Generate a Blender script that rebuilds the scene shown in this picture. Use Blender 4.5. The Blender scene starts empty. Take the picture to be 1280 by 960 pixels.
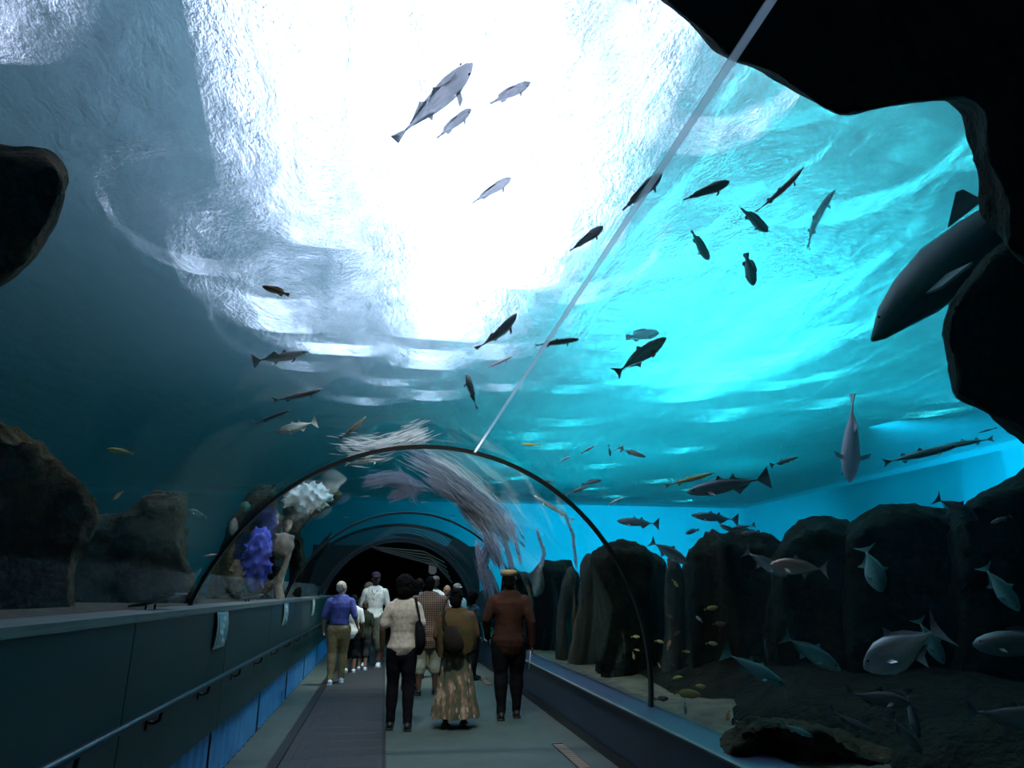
import bpy, bmesh, math, random
from mathutils import Vector, Matrix, Euler, noise
R = math.radians
C = bpy.context.scene.collection
sc = bpy.context.scene
rnd = random.Random(7)

# ---------------------------------------------------------------- camera
EYE = Vector((0, 0, 1.58)); F = 850.0
_v = Vector((480-640, -(738-480), -F)).normalized()          # tunnel axis seen from the camera
_z = Vector((0, _v.z, -_v.y)).normalized()
if _z.y < 0: _z = -_z
_x = _v.cross(_z)
CAMROT = Matrix((_x, _v, _z))                                 # camera coordinates -> world
cam_data = bpy.data.cameras.new('camera'); cam = bpy.data.objects.new('camera', cam_data); C.objects.link(cam)
cam.matrix_world = Matrix.Translation(EYE) @ CAMROT.to_4x4()
cam_data.sensor_width = 36; cam_data.lens = F/1280*36; cam_data.clip_start = .05; cam_data.clip_end = 300
sc.camera = cam

def ray(px, py):
    return (CAMROT @ Vector((px-640, 480-py, -F))).normalized()
def at(px, py, dist):
    "point on the sight line of a photograph pixel, at a real distance in metres"
    return EYE + ray(px, py)*dist
def atY(px, py, Y):
    r = ray(px, py); return EYE + r*(Y/r.y)
def atZ(px, py, Z):
    r = ray(px, py); return EYE + r*((Z-EYE.z)/r.z)
M_PER_PX = 1/F

# ---------------------------------------------------------------- world, colour management
w = bpy.data.worlds.new('world'); sc.world = w; w.use_nodes = True
w.node_tree.nodes['Background'].inputs[0].default_value = (.05, .09, .12, 1)
w.node_tree.nodes['Background'].inputs[1].default_value = .15
sc.view_settings.view_transform = 'Standard'; sc.view_settings.look = 'None'
sc.view_settings.gamma = 1; sc.view_settings.use_curve_mapping = False
sc.view_settings.exposure = -0.12
sc.cycles.max_bounces = 8; sc.cycles.diffuse_bounces = 2; sc.cycles.glossy_bounces = 3
sc.cycles.transmission_bounces = 6; sc.cycles.transparent_max_bounces = 16; sc.cycles.volume_bounces = 1
sc.cycles.sample_clamp_indirect = 4

def area(name, loc, target, sx, sy, power, col, spread=math.pi):
    l = bpy.data.lights.new(name, 'AREA'); l.shape = 'RECTANGLE'; l.size = sx; l.size_y = sy
    l.energy = power; l.color = col; l.spread = spread
    o = bpy.data.objects.new(name, l); C.objects.link(o); o.location = loc
    o.rotation_euler = (Vector(target)-Vector(loc)).to_track_quat('-Z', 'Y').to_euler()
    return o
# lamps hung in the hall above the water
area('hall_lamp', (2.0, 9, 14), (1.0, 9, 0), 4, 8, 500, (.9, .86, 1))
def spot(name, loc, target, power, col, ang, blend=1., rad=.3):
    l = bpy.data.lights.new(name, 'SPOT'); l.energy = power; l.color = col; l.spot_size = R(ang); l.spot_blend = blend; l.shadow_soft_size = rad
    o = bpy.data.objects.new(name, l); C.objects.link(o); o.location = loc
    o.rotation_euler = (Vector(target)-Vector(loc)).to_track_quat('-Z', 'Y').to_euler()
    return o
# cyan wash lamps added to colour the ceiling seen through the ripples
for (x, y, p, sz, red) in ((9.2,16.5,330,1.3,.2),(9.9,19.5,360,1.4,.15),(8.6,23,380,1.4,.10),(11.6,13.2,150,1.4,.05),(10.6,9.6,60,1.4,.03),(13.2,8.2,80,1.4,.03),(7.8,28,340,2.4,.08),
        (13.5,18.5,130,2.2,.02),(14.5,24,330,3,.02),(11.5,30,460,3,.02),(17,31,420,3,.01),(10,36,460,3,.01),(16.5,19,130,3,.01),(5.5,33,300,3,.01)):
    area('cyan_wash', (x, y, 10.6), (x, y, 13), sz*.5, sz, p*.42, (red, .80, 1))
# unseen blue fill lamps added under water to brighten the far tank walls
area('wall_fill', (12, 28, 4.8), (13, 40, 3), 14, 1, 2900, (.01, .62, .95), R(110))
area('wall_fill', (14.5, 18, 4.8), (22, 20, 3), 1, 20, 2900, (.01, .62, .95), R(110))

# warm fill lamps added just under the water line to brighten the people
spot('people_fill', (.4, 5.6, 6.3), (.6, 9.0, .6), 1000, (1, .93, .80), 62, .9, .12)
spot('people_fill', (.2, 13.5, 6.3), (.0, 14.5, 0), 1700, (1, .93, .80), 50, .9, .12)

# ---------------------------------------------------------------- materials
def mat(name, col=(.5,.5,.5), rough=.6, metal=0., spec=.5, var=0., scale=6., bump=0., bscale=None, stretch=None, col2=None):
    m = bpy.data.materials.new(name); m.use_nodes = True
    nt = m.node_tree; N = nt.nodes; L = nt.links; b = N['Principled BSDF']
    b.inputs['Base Color'].default_value = (*col, 1); b.inputs['Roughness'].default_value = rough
    b.inputs['Metallic'].default_value = metal; b.inputs['Specular IOR Level'].default_value = spec
    if var or bump or col2:
        tc = N.new('ShaderNodeTexCoord'); src = tc.outputs['Object']
        if stretch:
            mp = N.new('ShaderNodeMapping'); mp.inputs['Scale'].default_value = stretch
            L.new(src, mp.inputs[0]); src = mp.outputs[0]
    if var or col2:
        n = N.new('ShaderNodeTexNoise'); n.inputs['Scale'].default_value = scale; n.inputs['Detail'].default_value = 5
        L.new(src, n.inputs['Vector'])
        r = N.new('ShaderNodeValToRGB'); r.color_ramp.elements[0].position = .35; r.color_ramp.elements[1].position = .65
        a = [c*(1-var) for c in col]; d = col2 or [min(1, c*(1+var)) for c in col]
        r.color_ramp.elements[0].color = (*a, 1); r.color_ramp.elements[1].color = (*d, 1)
        L.new(n.outputs[0], r.inputs[0]); L.new(r.outputs[0], b.inputs['Base Color'])
    if bump:
        n2 = N.new('ShaderNodeTexNoise'); n2.inputs['Scale'].default_value = bscale or scale*2; n2.inputs['Detail'].default_value = 6
        L.new(src, n2.inputs['Vector'])
        bp = N.new('ShaderNodeBump'); bp.inputs['Strength'].default_value = bump; bp.inputs['Distance'].default_value = .1
        L.new(n2.outputs[0], bp.inputs['Height']); L.new(bp.outputs[0], b.inputs['Normal'])
    return m

# water body: light is scattered and absorbed in it
m_water = bpy.data.materials.new('tank_water'); m_water.use_nodes = True
nt = m_water.node_tree; nt.nodes.clear(); out = nt.nodes.new('ShaderNodeOutputMaterial')
vs = nt.nodes.new('ShaderNodeVolumeScatter'); va = nt.nodes.new('ShaderNodeVolumeAbsorption'); ad = nt.nodes.new('ShaderNodeAddShader')
vs.inputs['Color'].default_value = (.05, .75, .9, 1); vs.inputs['Density'].default_value = .0035; vs.inputs['Anisotropy'].default_value = .2
va.inputs['Color'].default_value = (.35, .93, .94, 1); va.inputs['Density'].default_value = .06
nt.links.new(vs.outputs[0], ad.inputs[0]); nt.links.new(va.outputs[0], ad.inputs[1]); nt.links.new(ad.outputs[0], out.inputs['Volume'])

# water surface seen from below
def surface_mat():
    m = bpy.data.materials.new('water_surface'); m.use_nodes = True
    nt = m.node_tree; N = nt.nodes; L = nt.links; N.clear()
    out = N.new('ShaderNodeOutputMaterial')
    tc = N.new('ShaderNodeTexCoord'); mp = N.new('ShaderNodeMapping'); mp.inputs['Scale'].default_value = (1.7, 1.0, 1); mp.inputs['Rotation'].default_value = (0,0,R(8))
    L.new(tc.outputs['Object'], mp.inputs[0])
    n1 = N.new('ShaderNodeTexNoise'); n1.inputs['Scale'].default_value = 1.5; n1.inputs['Detail'].default_value = 8; n1.inputs['Roughness'].default_value = .68; n1.inputs['Distortion'].default_value = .6
    L.new(mp.outputs[0], n1.inputs['Vector'])
    bp = N.new('ShaderNodeBump'); bp.inputs['Strength'].default_value = 1; bp.inputs['Distance'].default_value = .30
    L.new(n1.outputs[0], bp.inputs['Height'])
    n2 = N.new('ShaderNodeTexNoise'); n2.inputs['Scale'].default_value = 14; n2.inputs['Detail'].default_value = 3; n2.inputs['Roughness'].default_value = .6
    L.new(mp.outputs[0], n2.inputs['Vector'])
    bp0 = N.new('ShaderNodeBump'); bp0.inputs['Strength'].default_value = 1; bp0.inputs['Distance'].default_value = .095
    L.new(n2.outputs[0], bp0.inputs['Height']); L.new(bp0.outputs[0], bp.inputs['Normal'])
    rf = N.new('ShaderNodeBsdfRefraction'); rf.inputs['IOR'].default_value = 1.33; rf.inputs['Roughness'].default_value = .015
    rf.inputs['Color'].default_value = (.9,.95,1,1)
    tl = N.new('ShaderNodeBsdfTranslucent'); tl.inputs['Color'].default_value = (.7,.9,1,1)
    tp = N.new('ShaderNodeBsdfTransparent')
    L.new(bp.outputs[0], rf.inputs['Normal']); L.new(bp.outputs[0], tl.inputs['Normal'])
    m1 = N.new('ShaderNodeMixShader'); m1.inputs[0].default_value = .13
    L.new(rf.outputs[0], m1.inputs[1]); L.new(tl.outputs[0], m1.inputs[2])
    m2 = N.new('ShaderNodeMixShader'); m2.inputs[0].default_value = .0
    L.new(m1.outputs[0], m2.inputs[1]); L.new(tp.outputs[0], m2.inputs[2])
    L.new(m2.outputs[0], out.inputs['Surface'])
    return m
m_surface = surface_mat()

def glass_mat(name, tint=(.97,.99,1), refl=1.0):
    m = bpy.data.materials.new(name); m.use_nodes = True
    nt = m.node_tree; N = nt.nodes; L = nt.links; N.clear()
    out = N.new('ShaderNodeOutputMaterial')
    tp = N.new('ShaderNodeBsdfTransparent'); tp.inputs[0].default_value = (*tint, 1)
    gl = N.new('ShaderNodeBsdfGlossy'); gl.inputs['Roughness'].default_value = .03; gl.inputs['Color'].default_value = (refl,refl,refl,1)
    fr = N.new('ShaderNodeFresnel'); fr.inputs[0].default_value = 1.13
    mx = N.new('ShaderNodeMixShader'); L.new(fr.outputs[0], mx.inputs[0]); L.new(tp.outputs[0], mx.inputs[1]); L.new(gl.outputs[0], mx.inputs[2])
    L.new(mx.outputs[0], out.inputs['Surface'])
    return m
m_acrylic = glass_mat('acrylic')
def emit(name, col, s):
    m = bpy.data.materials.new(name); m.use_nodes = True
    nt = m.node_tree; nt.nodes.clear(); o = nt.nodes.new('ShaderNodeOutputMaterial'); e = nt.nodes.new('ShaderNodeEmission')
    e.inputs[0].default_value = (*col, 1); e.inputs[1].default_value = s; nt.links.new(e.outputs[0], o.inputs[0]); return m

# ---------------------------------------------------------------- object helpers
def link(name, me, m=None, parent=None):
    o = bpy.data.objects.new(name, me); C.objects.link(o)
    if m: me.materials.append(m)
    if parent: o.parent = parent
    return o
def from_bm(name, bm, m=None, parent=None, smooth=False):
    me = bpy.data.meshes.new(name); bm.normal_update(); bm.to_mesh(me); bm.free()
    if smooth: me.polygons.foreach_set('use_smooth', [True]*len(me.polygons))
    return link(name, me, m, parent)
def box(bm, x0, x1, y0, y1, z0, z1):
    v = [bm.verts.new(p) for p in ((x0,y0,z0),(x1,y0,z0),(x1,y1,z0),(x0,y1,z0),(x0,y0,z1),(x1,y0,z1),(x1,y1,z1),(x0,y1,z1))]
    for f in ((3,2,1,0),(4,5,6,7),(0,1,5,4),(1,2,6,5),(2,3,7,6),(3,0,4,7)): bm.faces.new([v[i] for i in f])
    return v
def tag(o, label=None, cat=None, group=None, kind=None):
    if label: o['label'] = label
    if cat: o['category'] = cat
    if group: o['group'] = group
    if kind: o['kind'] = kind
    return o
def struct(name, bm, m, smooth=False, label=None, parent=None):
    o = from_bm(name, bm, m, parent, smooth)
    if not parent: o['kind'] = 'structure'
    if label: o['label'] = label
    return o
def empty(name, loc=(0,0,0), rz=0):
    o = bpy.data.objects.new(name, None); C.objects.link(o); o.location = loc; o.rotation_euler = (0,0,rz); o.empty_display_size = .2
    return o
def prism(bm, prof, y0, y1, caps=True):
    "profile in x,z extruded along y"
    a = [bm.verts.new((x, y0, z)) for x, z in prof]; b = [bm.verts.new((x, y1, z)) for x, z in prof]
    n = len(prof)
    for i in range(n): bm.faces.new((a[i], a[(i+1)%n], b[(i+1)%n], b[i]))
    if caps: bm.faces.new(a[::-1]); bm.faces.new(b)


def remeshed(name, bm, voxel, m=None, parent=None, smooth_it=2, fn=None):
    "closed shells fused into one continuous surface, then relaxed"
    me = bpy.data.meshes.new(name+'_src'); bm.to_mesh(me); bm.free()
    o = bpy.data.objects.new(name+'_src', me); C.objects.link(o)
    md = o.modifiers.new('r', 'REMESH'); md.mode = 'VOXEL'; md.voxel_size = voxel
    dg = bpy.context.evaluated_depsgraph_get(); dg.update()
    new = bpy.data.meshes.new_from_object(o.evaluated_get(dg)); new.name = name
    bpy.data.objects.remove(o); bpy.data.meshes.remove(me)
    b = bmesh.new(); b.from_mesh(new)
    for _ in range(smooth_it): bmesh.ops.smooth_vert(b, verts=b.verts, factor=.5, use_axis_x=True, use_axis_y=True, use_axis_z=True)
    if fn:
        b.normal_update()
        for v in b.verts: v.co = fn(v.co.copy(), v.normal.copy())
    b.to_mesh(new); b.free()
    new.polygons.foreach_set('use_smooth', [True]*len(new.polygons))
    new.materials.clear()
    return link(name, new, m, parent)

def loft(bm, pts, rad, side=(1,0,0), seg=12, round_ends=True):
    """closed tube through pts; rad: r or (r_side, r_other) per point"""
    pts = [Vector(p) for p in pts]; rad = [(r, r) if not isinstance(r, tuple) else r for r in rad]
    if round_ends:
        d0 = (pts[0]-pts[1]).normalized(); d1 = (pts[-1]-pts[-2]).normalized()
        r0, r1 = min(rad[0]), min(rad[-1])
        pts = [pts[0]+d0*r0*.95, pts[0]+d0*r0*.6] + pts + [pts[-1]+d1*r1*.6, pts[-1]+d1*r1*.95]
        rad = [tuple(q*.25 for q in rad[0]), tuple(q*.78 for q in rad[0])] + rad + [tuple(q*.78 for q in rad[-1]), tuple(q*.25 for q in rad[-1])]
    rings = []
    for i, p in enumerate(pts):
        t = (pts[min(i+1, len(pts)-1)]-pts[max(i-1, 0)]).normalized()
        s = Vector(side); s = (s - t*s.dot(t))
        if s.length < 1e-4: s = Vector((0,1,0)) - t*t.y
        s.normalize(); u = t.cross(s)
        rings.append([bm.verts.new(p + s*(rad[i][0]*math.cos(a)) + u*(rad[i][1]*math.sin(a))) for a in [2*math.pi*k/seg for k in range(seg)]])
    for a, b in zip(rings, rings[1:]):
        for k in range(seg): bm.faces.new((a[k], a[(k+1)%seg], b[(k+1)%seg], b[k]))
    bm.faces.new(rings[0][::-1]); bm.faces.new(rings[-1])
    return rings
def ellipsoid(bm, c, r, sub=3, rot=None):
    q = bmesh.ops.create_icosphere(bm, subdivisions=sub, radius=1)
    for v in q['verts']:
        p = Vector((v.co.x*r[0], v.co.y*r[1], v.co.z*r[2]))
        if rot: p = rot @ p
        v.co = p + Vector(c)
def fbm(p, o=4):
    s = 0; a = 1
    for i in range(o):
        s += a*noise.noise(p*(2**i)); a *= .5
    return s

# ---------------------------------------------------------------- setting
CX, CZ, CR = .39, .775, 2.2       # the acrylic tube
ZS = 6.5                          # water level
YE = 21.0                         # where the tube ends
RIBS = (6.74, 12.9, 19.4)
def arc_pts(r, z_left=1.40, z_right=.50, n=40):
    a0 = math.asin((z_left-CZ)/r); a1 = math.asin((z_right-CZ)/r)
    th0 = math.pi-a0; th1 = a1
    return [(CX+r*math.cos(th0+(th1-th0)*i/n), CZ+r*math.sin(th0+(th1-th0)*i/n)) for i in range(n+1)]
Y0, Y1 = -5, 40
bm = bmesh.new()
prism(bm, [(-16,-1.2),(-1.9,-1.2)]+arc_pts(CR+.09)+[(2.9,-1.2),(22,-1.2),(22,ZS-.02),(-16,ZS-.02)], Y0, YE)
bmesh.ops.recalc_face_normals(bm, faces=bm.faces)
o = from_bm('tank_water', bm, m_water); tag(o, 'clear blue-green tank water around the tunnel', 'water', kind='stuff')
bm = bmesh.new(); box(bm, -16, 22, YE+.01, Y1, -1.2, ZS-.02)
o = from_bm('tank_water', bm, m_water); tag(o, 'deep blue tank water beyond the tunnel end', 'water', kind='stuff')
bm = bmesh.new()
vs_ = [bm.verts.new(p) for p in ((-16,Y0,ZS),(22,Y0,ZS),(22,Y1,ZS),(-16,Y1,ZS))]; bm.faces.new(vs_[::-1])
o = from_bm('water_surface', bm, m_surface); tag(o, 'glittering rippled water surface high above the tunnel', 'water', kind='stuff')

# hall above the water
m_hall = mat('hall_ceiling_paint', (.20,.38,.40), .9)
bm = bmesh.new(); box(bm, -18, 24, Y0, Y1+2, 13, 13.2); struct('ceiling', bm, m_hall)
m_sky = emit('skylight_speck_glow', (.84,.76,1), 7.5)
m_glint = emit('glint_glow', (.08,.9,1), 17)
SKY = ((.3,1.2,4,9),(.35,2.9,9,12.5),(.3,1.9,12.5,15.5),(2.3,2.8,5.5,9),(.4,1.3,16.2,17.6),(-1.8,-1.15,5,11.5),(-.75,-.62,5,11.5),(-2.6,-2.45,17.5,18.3),(.9,1.2,19.5,20.5),(2.3,2.6,15.5,16.6),(3.6,3.8,12,13),(-1.0,-.8,20.5,21.3),(3.0,3.2,18.5,19.2),(-3.9,-3.75,12.2,12.9),(4.2,4.5,7,7.8),(-.2,.0,18.6,19.2),(-6.0,-5.2,6.0,7.5),(-3.0,-2.4,13.8,15.6),(-2.2,-.8,16.2,16.9))  # the small panels are added to scatter glitter specks around the skylights
for i, (x0,x1,y0,y1) in enumerate(SKY):
    bm = bmesh.new(); box(bm, x0,x1,y0,y1,9.5,9.55); struct('window_%d' % (i+10), bm, m_sky)
rb = random.Random(11)
for i in range(46):
    u = rb.random(); x = 5.0+14*u**1.3; y = rb.uniform(6, 20) if i % 3 else rb.uniform(18, 41)
    core = math.exp(-((x-9.3-.04*(y-17))/2.6)**2-((y-18)/9)**2)
    ln = .5+3.2*core*rb.random()+rb.random()*.9; wd = .04+.10*core
    bm = bmesh.new(); box(bm, x-wd, x+wd, y, y+ln, 11.5, 11.6); struct('trim_%d' % (i+40), bm, m_glint)  # glowing strips added only to make cyan glints on the ripples
# tank walls and beds
m_tank = mat('tank_paint', (.05,.42,.50), .8)
bm = bmesh.new(); box(bm, -16,22,Y1,Y1+.5,-1.2,8); struct('wall_back', bm, m_tank)
bm = bmesh.new(); box(bm, 22,22.5,Y0,Y1,-1.2,8); struct('wall_far_right', bm, m_tank)
bm = bmesh.new(); box(bm, -16.5,-16,Y0,Y1,-1.2,8); struct('wall_far_left', bm, mat('tank_paint_teal', (.02,.30,.28), .8))
bm = bmesh.new(); box(bm, -16.5,22.5,Y0-.5,Y0,-1.2,8); struct('wall_front', bm, mat('dark_concrete', (.02,.03,.03), .8))
m_sand = mat('sand', (.15,.15,.09), .95, col2=(.07,.075,.045), scale=5, bump=.5, bscale=40)
m_dirt = mat('gravel', (.10,.06,.03), .95, col2=(.03,.028,.02), scale=7, bump=.8, bscale=30)
def bed(name, x0, x1, y0, y1, z, amp, m, n=70):
    bm = bmesh.new(); g = []
    for j in range(n+1):
        row = []
        for i in range(n+1):
            u = (i/n)**2 if x1 > 0 else (i/n)**.5
            x = x0+(x1-x0)*u; y = y0+(y1-y0)*(j/n)**1.5
            row.append(bm.verts.new((x, y, z + amp*fbm(Vector((x*.8, y*.8, 0)))*min(1, .15+abs(x-(x0 if x1 > 0 else x1))))))
        g.append(row)
    for j in range(n):
        for i in range(n): bm.faces.new((g[j][i], g[j][i+1], g[j+1][i+1], g[j+1][i]))
    return struct(name, bm, m, True)
bed('floor_sand', 2.6, 22, Y0, Y1, .46, .12, m_sand)
bed('floor_gravel', -16, -1.72, Y0, Y1, 1.44, .06, m_dirt)

bm = bmesh.new(); g = []
for j in range(91):
    row = []
    for i in range(41):
        x = 3.35+18.6*(i/40)**1.6; y = Y0+.1+36*(j/90)**1.3
        edge = .5*noise.noise(Vector((y*.9, 3, 0)))
        row.append(bm.verts.new((x+edge*(1-i/40), y, .42+min(.34, .9*i/40*3)+.16*fbm(Vector((x*1.3, y*1.3, 5)), 5))))
    g.append(row)
for j in range(90):
    for i in range(40): bm.faces.new((g[j][i], g[j][i+1], g[j+1][i+1], g[j+1][i]))
struct('floor_reef', bm, mat('reef_base', (.006,.009,.007), .95, col2=(.016,.018,.011), scale=4, bump=1., bscale=12, spec=.08), True)

# tunnel floor, left parapet, right parapet
m_floor = mat('floor_carpet', (.046,.070,.060), .7, var=.12, scale=3, bump=.25, bscale=200)
bm = bmesh.new(); box(bm, -1.38, 2.26, Y0+.05, 30, -.1, 0); struct('floor', bm, m_floor)
m_wall = mat('parapet_paint', (.007,.040,.044), .42, var=.12, scale=1.5)
m_dark = mat('dark_metal', (.012,.012,.016), .35, metal=.3)
m_kick = mat('kick_blue', (.05,.25,.55), .4, var=.15, scale=3)  # blue panels, with their blue lighting put into the colour
m_cap = mat('cap_grey', (.12,.14,.13), .5, var=.15, scale=4)
m_capb = mat('cap_blue', (.022,.038,.08), .45, var=.1, scale=4)
bm = bmesh.new(); prism(bm, [(-1.9,0),(-1.42,0),(-1.42,.44),(-1.39,.44),(-1.39,1.43),(-1.9,1.43)], Y0+.05, 30); WL = struct('wall_left', bm, m_wall)
ys = [-3.0+2.44*i for i in range(13)]
for a, b in zip(ys, ys[1:]):
    bm = bmesh.new(); box(bm, -1.40, -1.35, a+.004, b-.004, .45, 1.425); bmesh.ops.bevel(bm, geom=bm.edges[:], offset=.004, segments=1, affect='EDGES')
    from_bm('wall_panel', bm, m_wall, WL)
    bm = bmesh.new()
    n = 40; prof = []
    for k in range(n):
        y = a+.01+(b-a-.02)*k/(n-1); prof.append((-1.395+(.012 if k % 4 < 2 else 0), y))
    lo = [bm.verts.new((x, y, 0.0)) for x, y in prof]; hi = [bm.verts.new((x, y, .435)) for x, y in prof]
    for k in range(n-1): bm.faces.new((lo[k], lo[k+1], hi[k+1], hi[k]))
    from_bm('kick_panel', bm, m_kick, WL)
bm = bmesh.new(); box(bm, -1.74, -1.335, Y0+.05, YE, 1.43, 1.452); box(bm, -1.36, -1.33, Y0+.05, YE, 1.41, 1.43)
from_bm('top_ledge', bm, m_cap, WL)
bm = bmesh.new(); prism(bm, [(2.65,0),(2.65,.49),(2.27,.49),(2.27,0)], Y0+.05, 30); WR = struct('wall_right', bm, mat('parapet_blue', (.020,.038,.072), .42, var=.12, scale=1.5))
bm = bmesh.new(); box(bm, 2.25, 2.62, Y0+.05, YE, .49, .52); from_bm('top_ledge', bm, m_capb, WR)
bm = bmesh.new(); box(bm, 2.235, 2.275, Y0+.05, YE, .515, .53); from_bm('edge_trim', bm, m_cap, WR)
bm = bmesh.new(); box(bm, 2.24, 2.28, Y0+.05, YE, 0, .09); struct('baseboard_right', bm, m_dark)

# acrylic tube, one pane between each two ribs
edges = (Y0+.05,)+RIBS+(YE,)
for k, (ya, yb) in enumerate(zip(edges, edges[1:])):
    bm = bmesh.new(); n = 56
    pa = arc_pts(CR, 1.452, .52, n)
    m_rows = 2
    a = [bm.verts.new((x, ya, z)) for x, z in pa]; b = [bm.verts.new((x, yb, z)) for x, z in pa]
    for i in range(n): bm.faces.new((a[i], b[i], b[i+1], a[i+1]))
    struct('window_%d' % (k+1), bm, m_acrylic, True, label='clear curved acrylic pane of the tunnel')
def arc_bar(name, r0, r1, ya, yb, m, zl=1.45, zr=.5, n=48, kindstruct=True):
    bm = bmesh.new(); pi = arc_pts(r0, zl, zr, n); po = arc_pts(r1, zl, zr, n)
    for i in range(n):
        q = [bm.verts.new(p) for p in ((pi[i][0],ya,pi[i][1]),(pi[i+1][0],ya,pi[i+1][1]),(pi[i+1][0],yb,pi[i+1][1]),(pi[i][0],yb,pi[i][1]),
             (po[i][0],ya,po[i][1]),(po[i+1][0],ya,po[i+1][1]),(po[i+1][0],yb,po[i+1][1]),(po[i][0],yb,po[i][1]))]
        for f in ((3,2,1,0),(4,5,6,7),(0,1,5,4),(2,3,7,6)): bm.faces.new([q[j] for j in f])
    bmesh.ops.remove_doubles(bm, verts=bm.verts, dist=.0005)
    return struct(name, bm, m)
m_rib = mat('rib_metal', (.035,.04,.04), .35, metal=.4)
for k, y in enumerate(RIBS): arc_bar('trim_%d' % (k+1), CR-.035, CR-.002, y-.03, y+.03, m_rib)
# bonded seam along the crown
t_ = .62
A_, B_, C_ = 1+t_*t_, 2*((EYE.z-CZ)-t_*CX), CX*CX+(EYE.z-CZ)**2-(CR-.012)**2
zz = (-B_+math.sqrt(B_*B_-4*A_*C_))/(2*A_)
m_seam = bpy.data.materials.new('seam_bond'); m_seam.use_nodes = True
nt = m_seam.node_tree; nt.nodes.clear(); out = nt.nodes.new('ShaderNodeOutputMaterial')
t1 = nt.nodes.new('ShaderNodeBsdfTranslucent'); t1.inputs[0].default_value = (.95,.95,1,1); t2 = nt.nodes.new('ShaderNodeBsdfTransparent'); mx = nt.nodes.new('ShaderNodeMixShader'); mx.inputs[0].default_value = .6
nt.links.new(t1.outputs[0], mx.inputs[1]); nt.links.new(t2.outputs[0], mx.inputs[2]); nt.links.new(mx.outputs[0], out.inputs[0])
cx_, cz_ = t_*zz, EYE.z+zz
nx_, nz_ = (cx_-CX)/CR, (cz_-CZ)/CR
bm = bmesh.new()
prism(bm, [(cx_+s*.011*nz_-q*.008*nx_, cz_-s*.011*nx_-q*.008*nz_) for s, q in ((-1,0),(1,0),(1,1),(-1,1))], -1, RIBS[0]-.03)
struct('trim_4', bm, m_seam)

# dark head wall and corridor beyond the tube
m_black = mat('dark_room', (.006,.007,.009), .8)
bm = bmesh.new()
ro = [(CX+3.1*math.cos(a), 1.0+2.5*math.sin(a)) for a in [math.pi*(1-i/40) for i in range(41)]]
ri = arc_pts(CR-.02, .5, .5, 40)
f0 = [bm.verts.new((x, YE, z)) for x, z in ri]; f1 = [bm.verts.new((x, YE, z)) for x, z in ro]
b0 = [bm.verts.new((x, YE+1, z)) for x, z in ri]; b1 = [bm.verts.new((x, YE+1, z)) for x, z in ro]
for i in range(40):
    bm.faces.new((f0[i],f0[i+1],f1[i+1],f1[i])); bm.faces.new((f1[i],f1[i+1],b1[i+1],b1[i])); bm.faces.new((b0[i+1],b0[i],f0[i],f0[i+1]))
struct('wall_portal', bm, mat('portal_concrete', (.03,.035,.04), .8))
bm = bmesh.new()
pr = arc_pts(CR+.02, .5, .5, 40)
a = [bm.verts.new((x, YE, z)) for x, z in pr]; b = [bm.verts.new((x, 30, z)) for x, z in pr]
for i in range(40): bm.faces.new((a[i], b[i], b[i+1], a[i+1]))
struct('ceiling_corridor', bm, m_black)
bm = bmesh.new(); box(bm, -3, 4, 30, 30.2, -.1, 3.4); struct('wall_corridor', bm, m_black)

# ---------------------------------------------------------------- rocks
def rock(name, outline, fwd, thick, label, m, cat='rock', voxel=.09, amp=.10, freq=(1.2,1.2,1.2), seed=0, inset=.82):
    """solid rock whose silhouette is known at its own distance; swells and tapers in depth"""
    axis = CAMROT @ Vector((0,0,-1))
    pts = [EYE + ray(*p)*(fwd/ray(*p).dot(axis)) for p in outline]
    c = sum(pts, Vector())/len(pts)
    bm = bmesh.new(); rings = []
    for k, sc_, ex in ((0, inset, 0), (.22, .96, 0), (.4, 1, 0), (.75, .97, 0), (1, .8, 0)):
        dd = thick*(k-.4); q = min(1, 1+dd/fwd); c2 = EYE+(c-EYE)*(1+dd/fwd)
        rings.append([bm.verts.new(c2+(p-c)*sc_*q-c) for p in pts])
    n = len(pts)
    for a, b in zip(rings, rings[1:]):
        for i in range(n): bm.faces.new((a[i], a[(i+1)%n], b[(i+1)%n], b[i]))
    cap = [bm.faces.new(rings[0][::-1]), bm.faces.new(rings[-1])]
    bmesh.ops.triangulate(bm, faces=cap); bmesh.ops.recalc_face_normals(bm, faces=bm.faces)
    off = Vector((seed*7.3, seed*3.1, seed*5.7))
    def fn(co, no):
        q = Vector((co.x*freq[0], co.y*freq[1], co.z*freq[2]))+off
        d = fbm(q, 5)*.7 - abs(fbm(q*1.7+off, 3))*.9 + .2
        return co + no*(amp*(d-.25))
    o = remeshed(name, bm, voxel, m, None, 3, fn); o.location = c
    return tag(o, label, cat)
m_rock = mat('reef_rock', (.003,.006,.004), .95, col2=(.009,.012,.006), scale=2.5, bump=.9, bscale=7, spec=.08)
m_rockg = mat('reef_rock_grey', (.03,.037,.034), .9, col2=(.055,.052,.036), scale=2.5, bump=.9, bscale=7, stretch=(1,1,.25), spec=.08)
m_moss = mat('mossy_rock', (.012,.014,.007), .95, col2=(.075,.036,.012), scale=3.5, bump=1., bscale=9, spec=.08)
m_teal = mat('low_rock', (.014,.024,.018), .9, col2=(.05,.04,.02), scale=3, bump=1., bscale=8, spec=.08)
V = (1.6,1.6,.45)
rock('rock', [(626,870),(626,712),(640,706),(652,712),(664,722),(672,702),(686,700),(694,714),(702,702),(716,703),(726,712),(730,870)], 14, 1.6, 'ragged group of dark rock pillars behind the man in the tan cap', m_rock, voxel=.12, amp=.2, freq=V, seed=1)
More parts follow.
